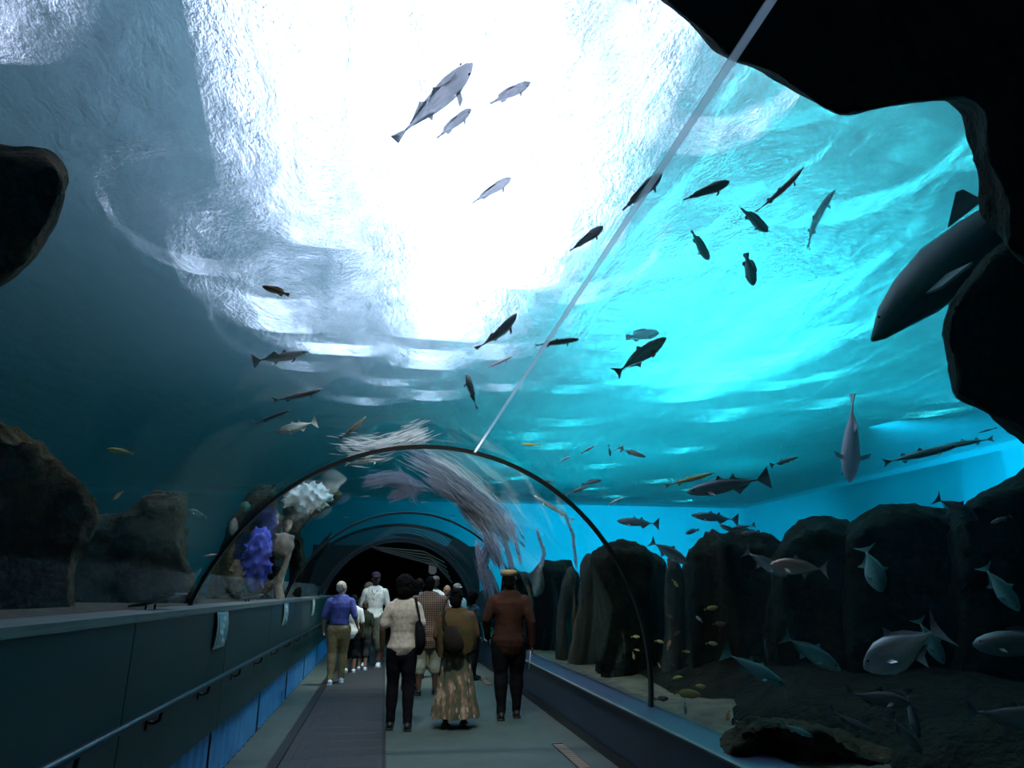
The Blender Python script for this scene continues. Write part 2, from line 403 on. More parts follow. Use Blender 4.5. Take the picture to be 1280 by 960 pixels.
rock('rock_column', [(692,870),(694,790),(700,730),(708,708),(716,704),(722,720),(716,780),(712,870)], 11.5, .7, 'slim upright rock column between ragged pillars and lighter column', m_rockg, voxel=.07, amp=.1, freq=V, seed=2)
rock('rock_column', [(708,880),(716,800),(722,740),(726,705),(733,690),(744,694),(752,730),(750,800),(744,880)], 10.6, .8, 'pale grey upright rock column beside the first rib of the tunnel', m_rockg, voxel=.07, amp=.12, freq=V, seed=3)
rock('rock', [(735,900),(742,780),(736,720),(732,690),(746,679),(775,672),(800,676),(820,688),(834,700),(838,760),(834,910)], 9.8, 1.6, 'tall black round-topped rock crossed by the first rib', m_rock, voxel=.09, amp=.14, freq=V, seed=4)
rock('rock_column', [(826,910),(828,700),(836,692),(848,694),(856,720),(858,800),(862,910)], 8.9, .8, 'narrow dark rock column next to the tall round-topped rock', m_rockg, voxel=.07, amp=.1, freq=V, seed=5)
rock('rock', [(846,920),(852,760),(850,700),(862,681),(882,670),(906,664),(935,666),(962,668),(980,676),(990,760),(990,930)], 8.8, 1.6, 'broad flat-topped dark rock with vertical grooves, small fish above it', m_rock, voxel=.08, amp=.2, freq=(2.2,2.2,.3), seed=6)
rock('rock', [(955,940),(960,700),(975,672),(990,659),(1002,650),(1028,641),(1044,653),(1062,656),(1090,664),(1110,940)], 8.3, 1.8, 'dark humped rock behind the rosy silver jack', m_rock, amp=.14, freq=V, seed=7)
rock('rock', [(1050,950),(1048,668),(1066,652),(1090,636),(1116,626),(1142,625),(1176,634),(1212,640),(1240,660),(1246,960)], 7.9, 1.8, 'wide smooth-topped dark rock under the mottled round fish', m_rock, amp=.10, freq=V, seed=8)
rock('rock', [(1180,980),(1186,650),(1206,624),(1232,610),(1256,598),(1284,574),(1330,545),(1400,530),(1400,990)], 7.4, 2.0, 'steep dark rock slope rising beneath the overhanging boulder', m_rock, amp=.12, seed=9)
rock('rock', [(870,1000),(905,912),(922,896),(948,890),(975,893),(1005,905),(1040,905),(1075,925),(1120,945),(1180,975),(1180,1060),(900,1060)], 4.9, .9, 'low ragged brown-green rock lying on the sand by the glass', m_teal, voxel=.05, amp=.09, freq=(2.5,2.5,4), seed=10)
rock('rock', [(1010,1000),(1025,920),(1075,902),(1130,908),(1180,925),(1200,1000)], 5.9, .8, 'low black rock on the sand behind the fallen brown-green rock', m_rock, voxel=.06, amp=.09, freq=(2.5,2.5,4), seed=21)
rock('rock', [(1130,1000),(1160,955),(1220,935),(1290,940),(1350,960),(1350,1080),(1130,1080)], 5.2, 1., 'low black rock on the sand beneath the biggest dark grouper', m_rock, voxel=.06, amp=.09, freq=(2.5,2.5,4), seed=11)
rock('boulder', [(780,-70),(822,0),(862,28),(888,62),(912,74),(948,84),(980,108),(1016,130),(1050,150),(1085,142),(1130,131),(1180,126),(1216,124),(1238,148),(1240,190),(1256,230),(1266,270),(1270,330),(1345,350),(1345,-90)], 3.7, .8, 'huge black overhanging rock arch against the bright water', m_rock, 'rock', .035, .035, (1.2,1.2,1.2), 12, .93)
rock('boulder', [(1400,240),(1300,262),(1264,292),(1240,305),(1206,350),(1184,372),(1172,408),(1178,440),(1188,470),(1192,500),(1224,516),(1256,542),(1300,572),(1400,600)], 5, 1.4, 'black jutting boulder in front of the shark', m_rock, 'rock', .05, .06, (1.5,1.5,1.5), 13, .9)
rock('boulder', [(-80,160),(0,182),(62,183),(80,196),(91,215),(86,250),(68,290),(38,330),(0,362),(-80,400)], 4.2, .9, 'dark round-ended rock ledge jutting over the mossy rock', m_moss, 'rock', .05, .06, (1.2,1.2,1.2), 14, .85)
rock('rock', [(-90,500),(0,528),(38,540),(68,558),(82,588),(100,600),(116,618),(130,642),(122,662),(104,700),(100,800),(-90,820)], 6.2, 1.2, 'tall mossy black rock with rust-brown crusts', m_moss, voxel=.06, amp=.18, freq=(1.6,1.6,1.2), seed=15)
rock('rock', [(84,780),(92,655),(130,642),(172,630),(184,617),(212,618),(236,612),(238,690),(262,780)], 8.6, 1.2, 'lower brown rock with a flat top beside the tall mossy rock', m_teal, voxel=.07, amp=.16, freq=(1.6,1.6,1.6), seed=16)
rock('rock', [(246,780),(268,700),(286,655),(304,622),(322,606),(346,602),(352,640),(350,700),(366,780)], 11.8, 1., 'craggy dark rock behind the blue coral', m_teal, voxel=.07, amp=.16, freq=(2,2,2), seed=17)
rock('rock', [(356,775),(362,700),(352,655),(352,628),(374,612),(402,606),(424,610),(430,622),(412,634),(388,648),(374,664),(378,700),(376,775)], 13.6, .6, 'brown leaning rock arm that carries the white coral', m_teal, voxel=.05, amp=.08, freq=(2,2,2), seed=18)
rock('sea_fan', [(352,775),(368,735),(378,705),(395,682),(417,660),(412,680),(398,700),(388,725),(382,775)], 16, .12, 'black leaf-shaped sea fan beside the portal', mat('black_fan', (.006,.008,.008), .9), 'coral', .05, .02, (2,2,2), 19, .9)
rock('rock', [(436,760),(440,722),(448,712),(456,720),(460,760)], 26, .4, 'spare', m_rock) if False else None

# corals and sponges
def coral_head(name, px, py, fwd, rx, ry, rz, label, m, lumps=60, amp=.35, seed=0, cat='coral', voxel=.035):
    r = random.Random(seed); bm = bmesh.new()
    ellipsoid(bm, (0,0,0), (rx*.75, ry*.75, rz*.75), 2)
    for i in range(lumps):
        a = r.uniform(0, 2*math.pi); c = r.uniform(-1, 1); s_ = math.sqrt(1-c*c)
        d = Vector((s_*math.cos(a)*rx, s_*math.sin(a)*ry, c*rz))
        loft(bm, [d*.45, d*.8, d*r.uniform(.92, 1.1)], [min(rx,rz)*.16, min(rx,rz)*.13, min(rx,rz)*r.uniform(.05,.11)], seg=6)
    o = remeshed(name, bm, voxel, m, None, 1); o.location = at(px, py, 1)*0 + EYE + ray(px,py)*(fwd/ray(px,py).dot(CAMROT @ Vector((0,0,-1))))
    return tag(o, label, cat)
coral_head('white_coral', 384, 622, 13, .50, .3, .30, 'pale white-green fluffy coral head on the leaning rock arm', mat('white_coral', (.75,.85,.78), .8, var=.2, scale=8), 110, seed=3)
coral_head('blue_coral', 322, 697, 10.8, .24, .25, .50, 'tall fluffy violet-blue coral by the pale round sponge', mat('blue_coral', (.11,.12,.55), .8, var=.35, scale=12), 150, seed=4, voxel=.03)
coral_head('green_anemone', 306, 634, 11.2, .11, .1, .11, 'small round green anemone above the blue coral', mat('green_anemone', (.03,.16,.09), .8), 30, seed=5, voxel=.025)
coral_head('yellow_sponge', 294, 722, 10.6, .15, .15, .30, 'upright yellow-brown sponge at the foot of the blue coral', mat('yellow_sponge', (.22,.15,.05), .9, var=.4, scale=9), 60, seed=6, voxel=.03)
b = mat('tan_sponge', (.42,.34,.24), .9, var=.25, scale=9)
rt = empty('ball_sponge', EYE + ray(354,682)*11.4); tag(rt, 'pale round sponge on a curved stalk next to the blue coral', 'sponge')
bm = bmesh.new(); ellipsoid(bm, (0,0,0), (.16,.14,.20), 3)
for i in range(14): ellipsoid(bm, (.13*math.cos(i*2.4), .1*math.sin(i*2.4), .15*math.sin(i*1.7)), (.05,.05,.05), 1)
remeshed('sponge_body', bm, .025, b, rt, 2)
bm = bmesh.new(); loft(bm, [(.08,0,-.12),(.04,0,-.35),(-.02,.0,-.6),(.06,0,-.9)], [.06,.05,.06,.08], seg=8); from_bm('stalk', bm, b, rt, True)
coral_head('tan_sponge', 292, 658, 11.3, .09, .1, .2, 'small tan finger sponge leaning over the blue coral', b, 16, seed=9, voxel=.03)

# white reflections in the acrylic, built as thin strokes outside the tube
def reflection_mat():
    m = bpy.data.materials.new('reflected_light'); m.use_nodes = True; p = m.node_tree.nodes['Principled BSDF']
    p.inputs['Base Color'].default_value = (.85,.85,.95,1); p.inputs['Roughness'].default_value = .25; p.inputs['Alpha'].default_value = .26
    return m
m_reflection = reflection_mat()
def reflection_strokes(paths, r0, n, label, seed):
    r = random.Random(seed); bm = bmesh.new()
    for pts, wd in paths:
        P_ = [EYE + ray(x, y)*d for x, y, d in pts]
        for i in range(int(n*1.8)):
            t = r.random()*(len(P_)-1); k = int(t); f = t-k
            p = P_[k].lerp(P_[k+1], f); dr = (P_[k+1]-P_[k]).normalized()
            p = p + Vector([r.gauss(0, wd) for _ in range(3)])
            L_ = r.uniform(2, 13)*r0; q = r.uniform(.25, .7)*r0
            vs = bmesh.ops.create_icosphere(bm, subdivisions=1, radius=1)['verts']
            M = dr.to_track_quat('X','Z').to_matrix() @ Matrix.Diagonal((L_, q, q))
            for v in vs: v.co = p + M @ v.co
    o = from_bm('reflection_streak', bm, m_reflection, None, True); return tag(o, label, 'reflected_light', kind='stuff')
reflection_strokes([([(522,572,10.5),(560,592,10.5),(590,618,10.8),(615,640,11),(632,668,11)], .10), ([(545,598,11),(580,625,11),(605,655,11)], .07)], .022, 520, 'sweeping white reflection streak arching over the far part of the tunnel', 1)
reflection_strokes([([(466,602,11.5),(485,598,11.5),(505,600,11.5),(512,612,11.5),(497,618,11.5)], .05), ([(470,598,11.5),(520,608,11.5)], .03)], .02, 300, 'curled white reflection swirl under the first rib crown', 2)
reflection_strokes([([(606,655,12.6),(612,680,12.6),(604,705,12.6),(612,735,12.6)], .05), ([(625,650,12.8),(632,680,12.8),(640,712,12.8)], .02), ([(612,672,12.4),(622,700,12.4)], .04), ([(598,690,12.6),(603,722,12.6)], .02)], .022, 240, 'white dripping reflection streaks beside the tan cap', 3)
reflection_strokes([([(672,665,14),(680,690,14),(676,712,14)], .015), ([(705,640,14),(716,668,14),(720,705,14)], .015), ([(640,655,13.5),(650,700,13.5)], .015)], .014, 160, 'thin white reflection lines rising before the ragged pillars', 4)
reflection_strokes([([(430,556,8.6),(470,561,8.6),(505,551,8.6),(530,540,8.6)], .07)], .012, 260, 'faint pale reflection patch just above the first rib crown', 5)

# ---------------------------------------------------------------- fish
def fish_mat(name, back, belly, rough=.35, metal=.35, mid=.5, spots=0.):
    m = bpy.data.materials.new(name); m.use_nodes = True; nt = m.node_tree; N = nt.nodes; L = nt.links; b = N['Principled BSDF']
    b.inputs['Roughness'].default_value = rough; b.inputs['Metallic'].default_value = metal
    tc = N.new('ShaderNodeTexCoord'); sx = N.new('ShaderNodeSeparateXYZ'); L.new(tc.outputs['Generated'], sx.inputs[0])
    n = N.new('ShaderNodeTexNoise'); n.inputs['Scale'].default_value = 9; n.inputs['Detail'].default_value = 4; L.new(tc.outputs['Generated'], n.inputs['Vector'])
    ma = N.new('ShaderNodeMath'); ma.operation = 'MULTIPLY_ADD'; ma.inputs[1].default_value = .3+spots; L.new(n.outputs[0], ma.inputs[0]); 
    ad = N.new('ShaderNodeMath'); ad.operation = 'SUBTRACT'; ad.inputs[1].default_value = .15+spots/2; L.new(sx.outputs[2], ad.inputs[0]); L.new(ad.outputs[0], ma.inputs[2])
    r = N.new('ShaderNodeValToRGB'); r.color_ramp.elements[0].position = mid-.15; r.color_ramp.elements[1].position = mid+.2
    r.color_ramp.elements[0].color = (*belly, 1); r.color_ramp.elements[1].color = (*back, 1)
    L.new(ma.outputs[0], r.inputs[0]); L.new(r.outputs[0], b.inputs['Base Color'])
    return m
FM = {
 'silver': fish_mat('silver_scales', (.16,.20,.20), (.62,.68,.66)),
 'rosy': fish_mat('rosy_scales', (.42,.27,.20), (.75,.62,.52)),
 'dark': fish_mat('dark_scales', (.05,.06,.07), (.22,.24,.28), .5, .1),
 'grey': fish_mat('glare_paled_scales', (.42,.40,.52), (.6,.58,.7), .6, 0.),  # lavender paleness puts the haze of the glare into the colour
 'brown': fish_mat('brown_scales', (.09,.06,.04), (.22,.17,.12), .5, .1, .5, .3),
 'yellow': fish_mat('yellow_scales', (.30,.30,.06), (.55,.50,.18), .5, 0),
 'orange': fish_mat('orange_scales', (.55,.22,.08), (.75,.55,.35), .5, 0),
 'white': fish_mat('white_scales', (.45,.5,.5), (.9,.92,.92), .4, .1),
 'teal': fish_mat('teal_scales', (.06,.26,.25), (.22,.52,.48), .45, .1),
 'dim': fish_mat('dim_scales', (.05,.08,.08), (.13,.20,.20), .5, .15),
 'shark': fish_mat('shark_skin', (.01,.045,.045), (.02,.075,.07), .6, 0.),
}
FM['grey'].node_tree.nodes['Principled BSDF'].inputs['Alpha'].default_value = .62      # made see-through to put the veil of the glare over them
FM['dark'].node_tree.nodes['Principled BSDF'].inputs['Alpha'].default_value = .84; FM['brown'].node_tree.nodes['Principled BSDF'].inputs['Alpha'].default_value = .88  # thinned likewise, so bright water pales them as haze would
m_eye = mat('fish_eye', (.01,.01,.01), .1)
m_eyering = mat('fish_eye_ring', (.5,.5,.45), .3)
# half-heights, half-widths along the body from snout (0) to tail root (1), as parts of the whole length
PROF = {
 'jack':    ([(0,.012),(.06,.06),(.16,.105),(.30,.145),(.45,.15),(.6,.12),(.75,.07),(.9,.026),(1,.018)], .42),
 'tuna':    ([(0,.008),(.06,.04),(.16,.068),(.32,.092),(.5,.094),(.65,.074),(.8,.04),(.92,.016),(1,.010)], .75),
 'slim':    ([(0,.006),(.08,.028),(.2,.046),(.4,.058),(.6,.056),(.78,.038),(.9,.018),(1,.012)], .85),
 'grouper': ([(0,.02),(.07,.075),(.18,.115),(.33,.14),(.5,.138),(.66,.11),(.82,.07),(.93,.05),(1,.045)], .75),
 'disc':    ([(0,.015),(.08,.10),(.2,.17),(.38,.22),(.55,.21),(.72,.14),(.86,.06),(1,.035)], .35),
 'shark':   ([(0,.006),(.04,.024),(.12,.050),(.25,.078),(.4,.090),(.55,.072),(.72,.042),(.88,.02),(1,.012)], 1.15),
}
TAILF = {
 'jack': [(-.33,.0),(-.36,.02),(-.45,.12),(-.5,.17),(-.465,.08),(-.43,.0),(-.465,-.08),(-.5,-.17),(-.45,-.12),(-.36,-.02)],
 'tuna': [(-.34,.0),(-.36,.012),(-.44,.09),(-.5,.145),(-.46,.05),(-.445,.0),(-.46,-.05),(-.5,-.145),(-.44,-.09),(-.36,-.012)],
 'slim': [(-.36,.0),(-.38,.012),(-.45,.05),(-.5,.085),(-.46,.03),(-.45,.0),(-.46,-.03),(-.5,-.085),(-.45,-.05),(-.38,-.012)],
 'grouper': [(-.33,.0),(-.34,.05),(-.42,.085),(-.49,.08),(-.5,.0),(-.49,-.08),(-.42,-.085),(-.34,-.05)],
 'disc': [(-.33,.0),(-.35,.035),(-.44,.10),(-.5,.13),(-.46,.04),(-.45,.0),(-.46,-.04),(-.5,-.13),(-.44,-.10),(-.35,-.035)],
 'shark': [(-.32,.0),(-.34,.015),(-.42,.10),(-.5,.17),(-.44,.05),(-.41,.0),(-.45,-.06),(-.38,-.03)],
}
DORS = {
 'jack': [[(.10,.14),(.05,.22),(.0,.15),(-.12,.12),(-.30,.03),(-.28,.02),(-.1,.09),(.08,.12)]],
 'tuna': [[(.14,.085),(.08,.145),(.05,.10),(.0,.085)],[(-.04,.08),(-.10,.14),(-.11,.08),(-.30,.02),(-.1,.06)]],
 'slim': [[(.06,.052),(.02,.10),(-.03,.055)],[(-.16,.045),(-.21,.085),(-.25,.035)]],
 'grouper': [[(.16,.11),(.12,.17),(.0,.19),(-.12,.17),(-.24,.14),(-.28,.06),(-.1,.10)]],
 'disc': [[(.14,.17),(.05,.25),(-.1,.24),(-.24,.17),(-.28,.06),(-.1,.14)]],
 'shark': [[(.05,.082),(-.05,.14),(-.07,.132),(-.08,.068)],[(-.24,.04),(-.28,.075),(-.29,.03)]],
}
ANAL = {
 'jack': [(-.04,-.12),(-.10,-.21),(-.14,-.12),(-.30,-.03),(-.1,-.09)],
 'tuna': [(-.06,-.075),(-.12,-.135),(-.13,-.07),(-.28,-.02),(-.1,-.06)],
 'slim': [(-.16,-.045),(-.21,-.085),(-.25,-.035)],
 'grouper': [(-.10,-.11),(-.18,-.17),(-.26,-.14),(-.26,-.06)],
 'disc': [(.0,-.19),(-.1,-.26),(-.24,-.17),(-.28,-.06),(-.1,-.14)],
 'shark': [(-.18,-.055),(-.23,-.09),(-.25,-.04)],
}
PECT = {'jack': .17, 'tuna': .14, 'slim': .08, 'grouper': .13, 'disc': .10, 'shark': .24}
def fish(label, head, tail, dist, kind, col='silver', roll=0, fat=1., tilt=0., bend=0., name='fish', group=None, small=False, spread=35, cat='fish'):
    H = at(*head, dist); T = at(*tail, dist*(1+tilt)); Lr = (H-T).length; c = (H+T)/2
    fw = (H-T).normalized(); view = (c-EYE).normalized()
    up = fw.cross(view); 
    if up.z < 0: up = -up
    up.normalize(); up = Matrix.Rotation(R(roll), 3, fw) @ up
    left = up.cross(fw); left.normalize(); up = fw.cross(left).normalized()
    root = empty(name, c); root.matrix_world = Matrix.Translation(c) @ Matrix((fw, left, up)).transposed().to_4x4()
    tag(root, label, cat, group)
    def X(x, y, z):
        bz = 0
        return Vector((x*Lr, (y + bend*(x*x*4-.33)*.5)*Lr, z*Lr))
    prof, wr = PROF[kind]; m = FM[col]
    bm = bmesh.new(); rings = []; seg = 8 if small else 14
    xs = lambda t: .5 - t*.86
    for t, h in prof:
        dz = -.012 if kind == 'shark' and t < .1 else 0
        w_ = h*wr*(1.25 if (t < .35 and kind != 'disc') else 1)
        if kind == 'shark' and t <= .12: w_ = h*1.5
        rings.append([bm.verts.new(X(xs(t), w_*fat**.5*math.cos(2*math.pi*k/seg), dz + h*fat*math.sin(2*math.pi*k/seg))) for k in range(seg)])
    for a, b in zip(rings, rings[1:]):
        for k in range(seg): bm.faces.new((a[k], a[(k+1)%seg], b[(k+1)%seg], b[k]))
    bm.faces.new(rings[0][::-1]); bm.faces.new(rings[-1])
    bmesh.ops.recalc_face_normals(bm, faces=bm.faces)
    from_bm('body', bm, m, root, True)
    def fin(nm, outline, th=.006):
        bm = bmesh.new()
        a = [bm.verts.new(X(x, th, z*fat if abs(z) < .5 else z)) for x, z in outline]; b = [bm.verts.new(X(x, -th, z*fat)) for x, z in outline]
        n = len(a); f = [bm.faces.new(a), bm.faces.new(b[::-1])]
        for i in range(n): bm.faces.new((a[i], b[i], b[(i+1)%n], a[(i+1)%n]))
        bmesh.ops.triangulate(bm, faces=f); bmesh.ops.recalc_face_normals(bm, faces=bm.faces)
        return from_bm(nm, bm, m, root)
    tk = .42 if abs(roll) >= 35 else 1.      # tail seen almost edge on while the fish rolls
    fin('tail_fin', [(x, z*tk) for x, z in TAILF[kind]])
    for d in (DORS[kind] if not small else DORS[kind][:1]): fin('dorsal_fin', d)
    if not small:
        fin('anal_fin', ANAL[kind])
        Lp = PECT[kind]
        for s in (-1, 1):
            bm = bmesh.new(); a = R(spread)
            w0 = [h for t, h in prof if t >= .25][0]*wr*.95
            px0 = .26
            pts = [(px0, 0), (px0-.3*Lp, .75*Lp), (px0-.75*Lp, 1.0*Lp), (px0-.55*Lp, .45*Lp), (px0-.38*Lp, 0)]
            A = [bm.verts.new(X(x, s*(w0+q*math.sin(a)), -.03*fat-q*math.cos(a)*.6+.004)) for x, q in pts]
            B = [bm.verts.new(X(x, s*(w0+q*math.sin(a)), -.03*fat-q*math.cos(a)*.6-.004)) for x, q in pts]
            f = [bm.faces.new(A), bm.faces.new(B[::-1])]
            for i in range(5): bm.faces.new((A[i], B[i], B[(i+1)%5], A[(i+1)%5]))
            bmesh.ops.triangulate(bm, faces=f); bmesh.ops.recalc_face_normals(bm, faces=bm.faces)
            from_bm('pectoral_fin', bm, m, root)
            he = [h for t, h in prof if t >= .08][0]
            bm = bmesh.new(); er = .014 if kind != 'shark' else .006
            ellipsoid(bm, X(.5-.105*.86, s*he*wr*1.22*fat**.5, he*.30*fat), (er*Lr, er*.5*Lr, er*Lr), 2); e = from_bm('eye', bm, m_eye, root, True)
    return root

# over the crown, against the glare
fish('biggest slender grey fish against the white glare, pointed tail trailing', (592,80),(494,176), 5.4, 'tuna', 'grey', 55, 1.25, bend=.04)
fish('small plump grey fish ahead of the biggest slender fish in the glare', (663,103),(612,130), 6.2, 'grouper', 'grey', 35, .8)
fish('small grey fish just below the biggest slender fish in the glare', (589,136),(546,173), 6.4, 'grouper', 'grey', 35, .75)
fish('lone small grey fish in the middle of the white glare', (639,222),(590,254), 6.0, 'grouper', 'grey', 50, .72)
fish('dark plump fish touching the upper part of the crown seam', (827,217),(778,263), 5.6, 'grouper', 'dark', 60, .9)
fish('dark plump fish touching the crown seam, the lower one', (754,283),(712,314), 6.2, 'grouper', 'dark', 60, .85)
fish('brownish plump fish with nose towards the long silver fish', (912,227),(854,250), 6.4, 'grouper', 'brown', 60, .8)
fish('long thin shiny silver fish climbing beside the curved dark fish', (1006,210),(944,267), 6.2, 'slim', 'white', 40, .85, bend=.10)
fish('curved slender dark fish hanging head up in bright cyan water', (1040,236),(1006,311), 6.0, 'slim', 'grey', 45, 1.15, bend=-.22)
fish('plump blue-grey fish at the tail of the long silver fish', (960,290),(926,260), 6.4, 'grouper', 'dark', 40, 1.05)
fish('small plump dark fish nearest below the brownish plump fish', (886,325),(864,288), 6.6, 'grouper', 'dark', 40, .95)
fish('stubby dark fish facing down in bright cyan water', (942,357),(932,316), 6.4, 'grouper', 'dark', 30, 1.2)
fish('slender dark fish diving along the edge of the glare', (648,394),(596,438), 6.0, 'tuna', 'dark', 50, 1.0, bend=.16)
fish('brown slender fish lying across the crown seam', (724,424),(668,432), 6.4, 'slim', 'brown', 40, 1.3)
fish('thin small grey fish between two darker fish below the glare', (642,445),(604,462), 6.8, 'slim', 'grey', 40, .9, bend=.06)
fish('small dark fish swimming straight up below the glare', (583,467),(596,511), 6.4, 'tuna', 'dark', 60, 1.2)
fish('large dark brown grouper with forked tail in the cyan light', (833,422),(768,468), 6.2, 'jack', 'brown', 15, .78)
fish('grey round-backed fish half hidden behind the large brown grouper', (824,416),(782,422), 6.9, 'grouper', 'grey', 10, 1.1)
fish('orange and white fish alone at the edge of the glitter', (328,358),(362,369), 6.2, 'grouper', 'orange', -10, .9)
fish('white-bellied fish at the edge of the speckled glitter', (386,440),(316,452), 6.4, 'tuna', 'white', 20, 1.0, bend=.12)
fish('thin dark fish beneath the white-bellied fish', (404,487),(340,502), 7.0, 'slim', 'dark', 30, 1.0, bend=.12)
fish('thinner dark fish lowest of those beneath the white-bellied fish', (364,512),(318,530), 7.4, 'slim', 'dark', 30, 1.0)
fish('pale blurry fish below the thin dark fish', (346,540),(396,527), 7.4, 'tuna', 'silver', 20, 1.3)
fish('thin greenish fish just above the crown of the first rib', (458,521),(424,550), 7.6, 'slim', 'brown', 20, 1.0, bend=.1)
fish('thin silvery fish just inside the crown of the first rib', (482,574),(430,580), 8.6, 'slim', 'silver', 20, .9)
# open water beyond the first rib
fish('small yellowish fish above the first rib, yellow tail', (652,555),(676,557), 8.6, 'slim', 'yellow', 0, 1.4, small=True)
fish('tiny whitish fish near the black upright one, the upper', (743,557),(726,567), 9.5, 'slim', 'white', 0, 1.4, small=True)
fish('tiny whitish fish low near the first rib shoulder', (713,570),(699,578), 9.5, 'slim', 'white', 0, 1.4, small=True)
fish('tiny black fish swimming upright beside the white-bellied one', (763,571),(761,556), 9.0, 'tuna', 'dark', 30, 1.2, small=True)
fish('tiny pink-white fish between black upright and white-bellied fish', (781,557),(767,563), 9.4, 'slim', 'rosy', 0, 1.2, small=True)
fish('small white-bellied fish in the brightest cyan water', (807,571),(776,561), 8.4, 'tuna', 'white', 10, 1.1)
fish('slim yellow-headed fish above the large striped mackerel', (893,591),(830,608), 8.0, 'slim', 'yellow', 10, .8)
fish('large dark mackerel with forked tail, gold line on its back', (858,616),(962,597), 6.6, 'tuna', 'dark', 0, .95)
fish('dark mackerel swimming alone, small sail-like back fin', (771,651),(824,655), 8.0, 'tuna', 'dark', 0, 1.05)
fish('dark blunt-headed mackerel just above the flat-topped rock', (864,644),(923,650), 7.4, 'tuna', 'dark', 0, 1.0)
fish('short dark fish leading a thin one near the first rib', (752,600),(727,606), 8.8, 'grouper', 'dark', 0, .7, small=True)
fish('thin dark fish following a short one near the first rib', (737,607),(706,619), 8.8, 'slim', 'dark', 0, 1.0, small=True)
fish('tiny silvery fish between two dark mackerel and the bright glints', (779,622),(759,631), 9.0, 'slim', 'white', 0, 1.3, small=True)
fish('tiny dull fish right on the outside of the first rib', (680,601),(692,603), 9.0, 'tuna', 'brown', 0, 1.2, small=True)
fish('long thin fish diagonal behind the first rib', (667,619),(718,652), 8.2, 'slim', 'silver', 0, .75)
fish('small dark fish hovering over the flat-topped rock, the left-pointing one', (857,667),(874,662), 8.6, 'grouper', 'dark', 0, 1.1, small=True)
fish('smaller dark fish over the flat-topped rock, second one along', (884,666),(898,668), 8.6, 'grouper', 'dark', 0, 1.2, small=True)
fish('dark fish at the head of the cluster skimming the reef', (900,656),(922,667), 8.2, 'grouper', 'dark', 0, .9, small=True)
fish('long dark fish in the middle of the cluster skimming the reef', (912,662),(944,656), 8.3, 'tuna', 'dark', 0, .9, small=True)
fish('dark fish trailing the cluster skimming the reef', (926,668),(950,664), 8.1, 'grouper', 'dark', 0, .9, small=True)
fish('upper of two tiny dark fish behind the tan cap', (656,674),(648,666), 12, 'tuna', 'dark', 0, 1.1, small=True)
fish('lower of two tiny dark fish behind the tan cap', (657,684),(646,674), 12, 'tuna', 'dark', 0, 1.1, small=True)
fish('dark fish gliding head down with both side fins spread wide', (1062,603),(1066,492), 6.2, 'tuna', 'grey', 70, 1.35, spread=80)
fish('long pale fish whose tail points away from the jutting boulder', (1200,556),(1102,579), 7.2, 'slim', 'teal', 10, .95)
fish('long pale fish whose tail points to the jutting boulder', (1168,560),(1244,548), 7.4, 'slim', 'teal', 10, .9)
fish('small greenish fish below the spread-fin fish', (998,571),(963,582), 7.4, 'tuna', 'teal', 10, .85)
fish('small dark fish peeping out under the jutting boulder', (1223,541),(1246,535), 6.6, 'slim', 'dark', 0, 1.0, small=True)
fish('mottled round fish resting against the reef crest', (1222,650),(1168,622), 5.6, 'jack', 'dim', 0, 1.25)
fish('small dim fish between the reef crest and the picture border', (1238,654),(1264,644), 5.8, 'tuna', 'dim', 0, 1.1)
# silver jacks before the black rock
fish('silver jack diving in front of the round-topped rock, thin dark tail', (860,704),(812,676), 6.4, 'jack', 'silver', 12, .95)
fish('pale silver jack mostly hidden behind the rosy one', (984,720),(930,688), 5.5, 'jack', 'silver', 0, .95)
fish('rosy silver jack with a wide forked tail', (962,706),(1036,712), 5.1, 'jack', 'rosy', 0, 1.0)
fish('silver-green jack heading down with raised tail, seen from the front', (1102,740),(1080,682), 5.2, 'jack', 'teal', 25, 1.5)
fish('silver-green jack heading down near the picture border', (1274,764),(1228,706), 5.2, 'jack', 'teal', 20, 1.1)
fish('largest pale silver jack, facing down with shining back ridge', (1080,836),(1180,784), 4.3, 'jack', 'silver', 10, 1.35)
fish('silver-green jack behind the tail of the largest jack', (1180,830),(1146,772), 4.9, 'jack', 'teal', 0, 1.05)
fish('silver-green jack heading down between the two lowest columns and largest jack', (1051,838),(978,794), 4.9, 'jack', 'teal', 0, .95)
fish('dull green jack closest to the fallen brown-green rock', (982,858),(904,814), 5.0, 'tuna', 'teal', 0, 1.15)
fish('dull green jack level just under the largest jack', (1139,880),(1056,866), 4.7, 'jack', 'dim', 0, .9)
fish('dim slender jack low over the fallen rock', (1096,920),(1036,887), 4.9, 'tuna', 'dim', 0, 1.0)
fish('dim jack diving deepest beneath the largest jack', (1153,943),(1112,892), 4.8, 'tuna', 'dim', 0, 1.15)
fish('dim jack diving beside the deepest diver', (1149,924),(1132,862), 5.1, 'tuna', 'dim', 0, 1.1)
fish('biggest dark grouper cut by the picture border', (1216,806),(1345,802), 4.6, 'grouper', 'dim', 0, 1.05)
fish('dark jack under the biggest grouper, raised back fin', (1325,905),(1206,888), 4.6, 'jack', 'dim', 0, 1.0)
fish('small dull green fish resting on the fallen rock', (1016,921),(976,904), 4.9, 'tuna', 'teal', 0, 1.0)
fish('thin dim fish upright behind the dull green jacks', (958,830),(956,798), 5.8, 'slim', 'dim', 0, 1.3, small=True)
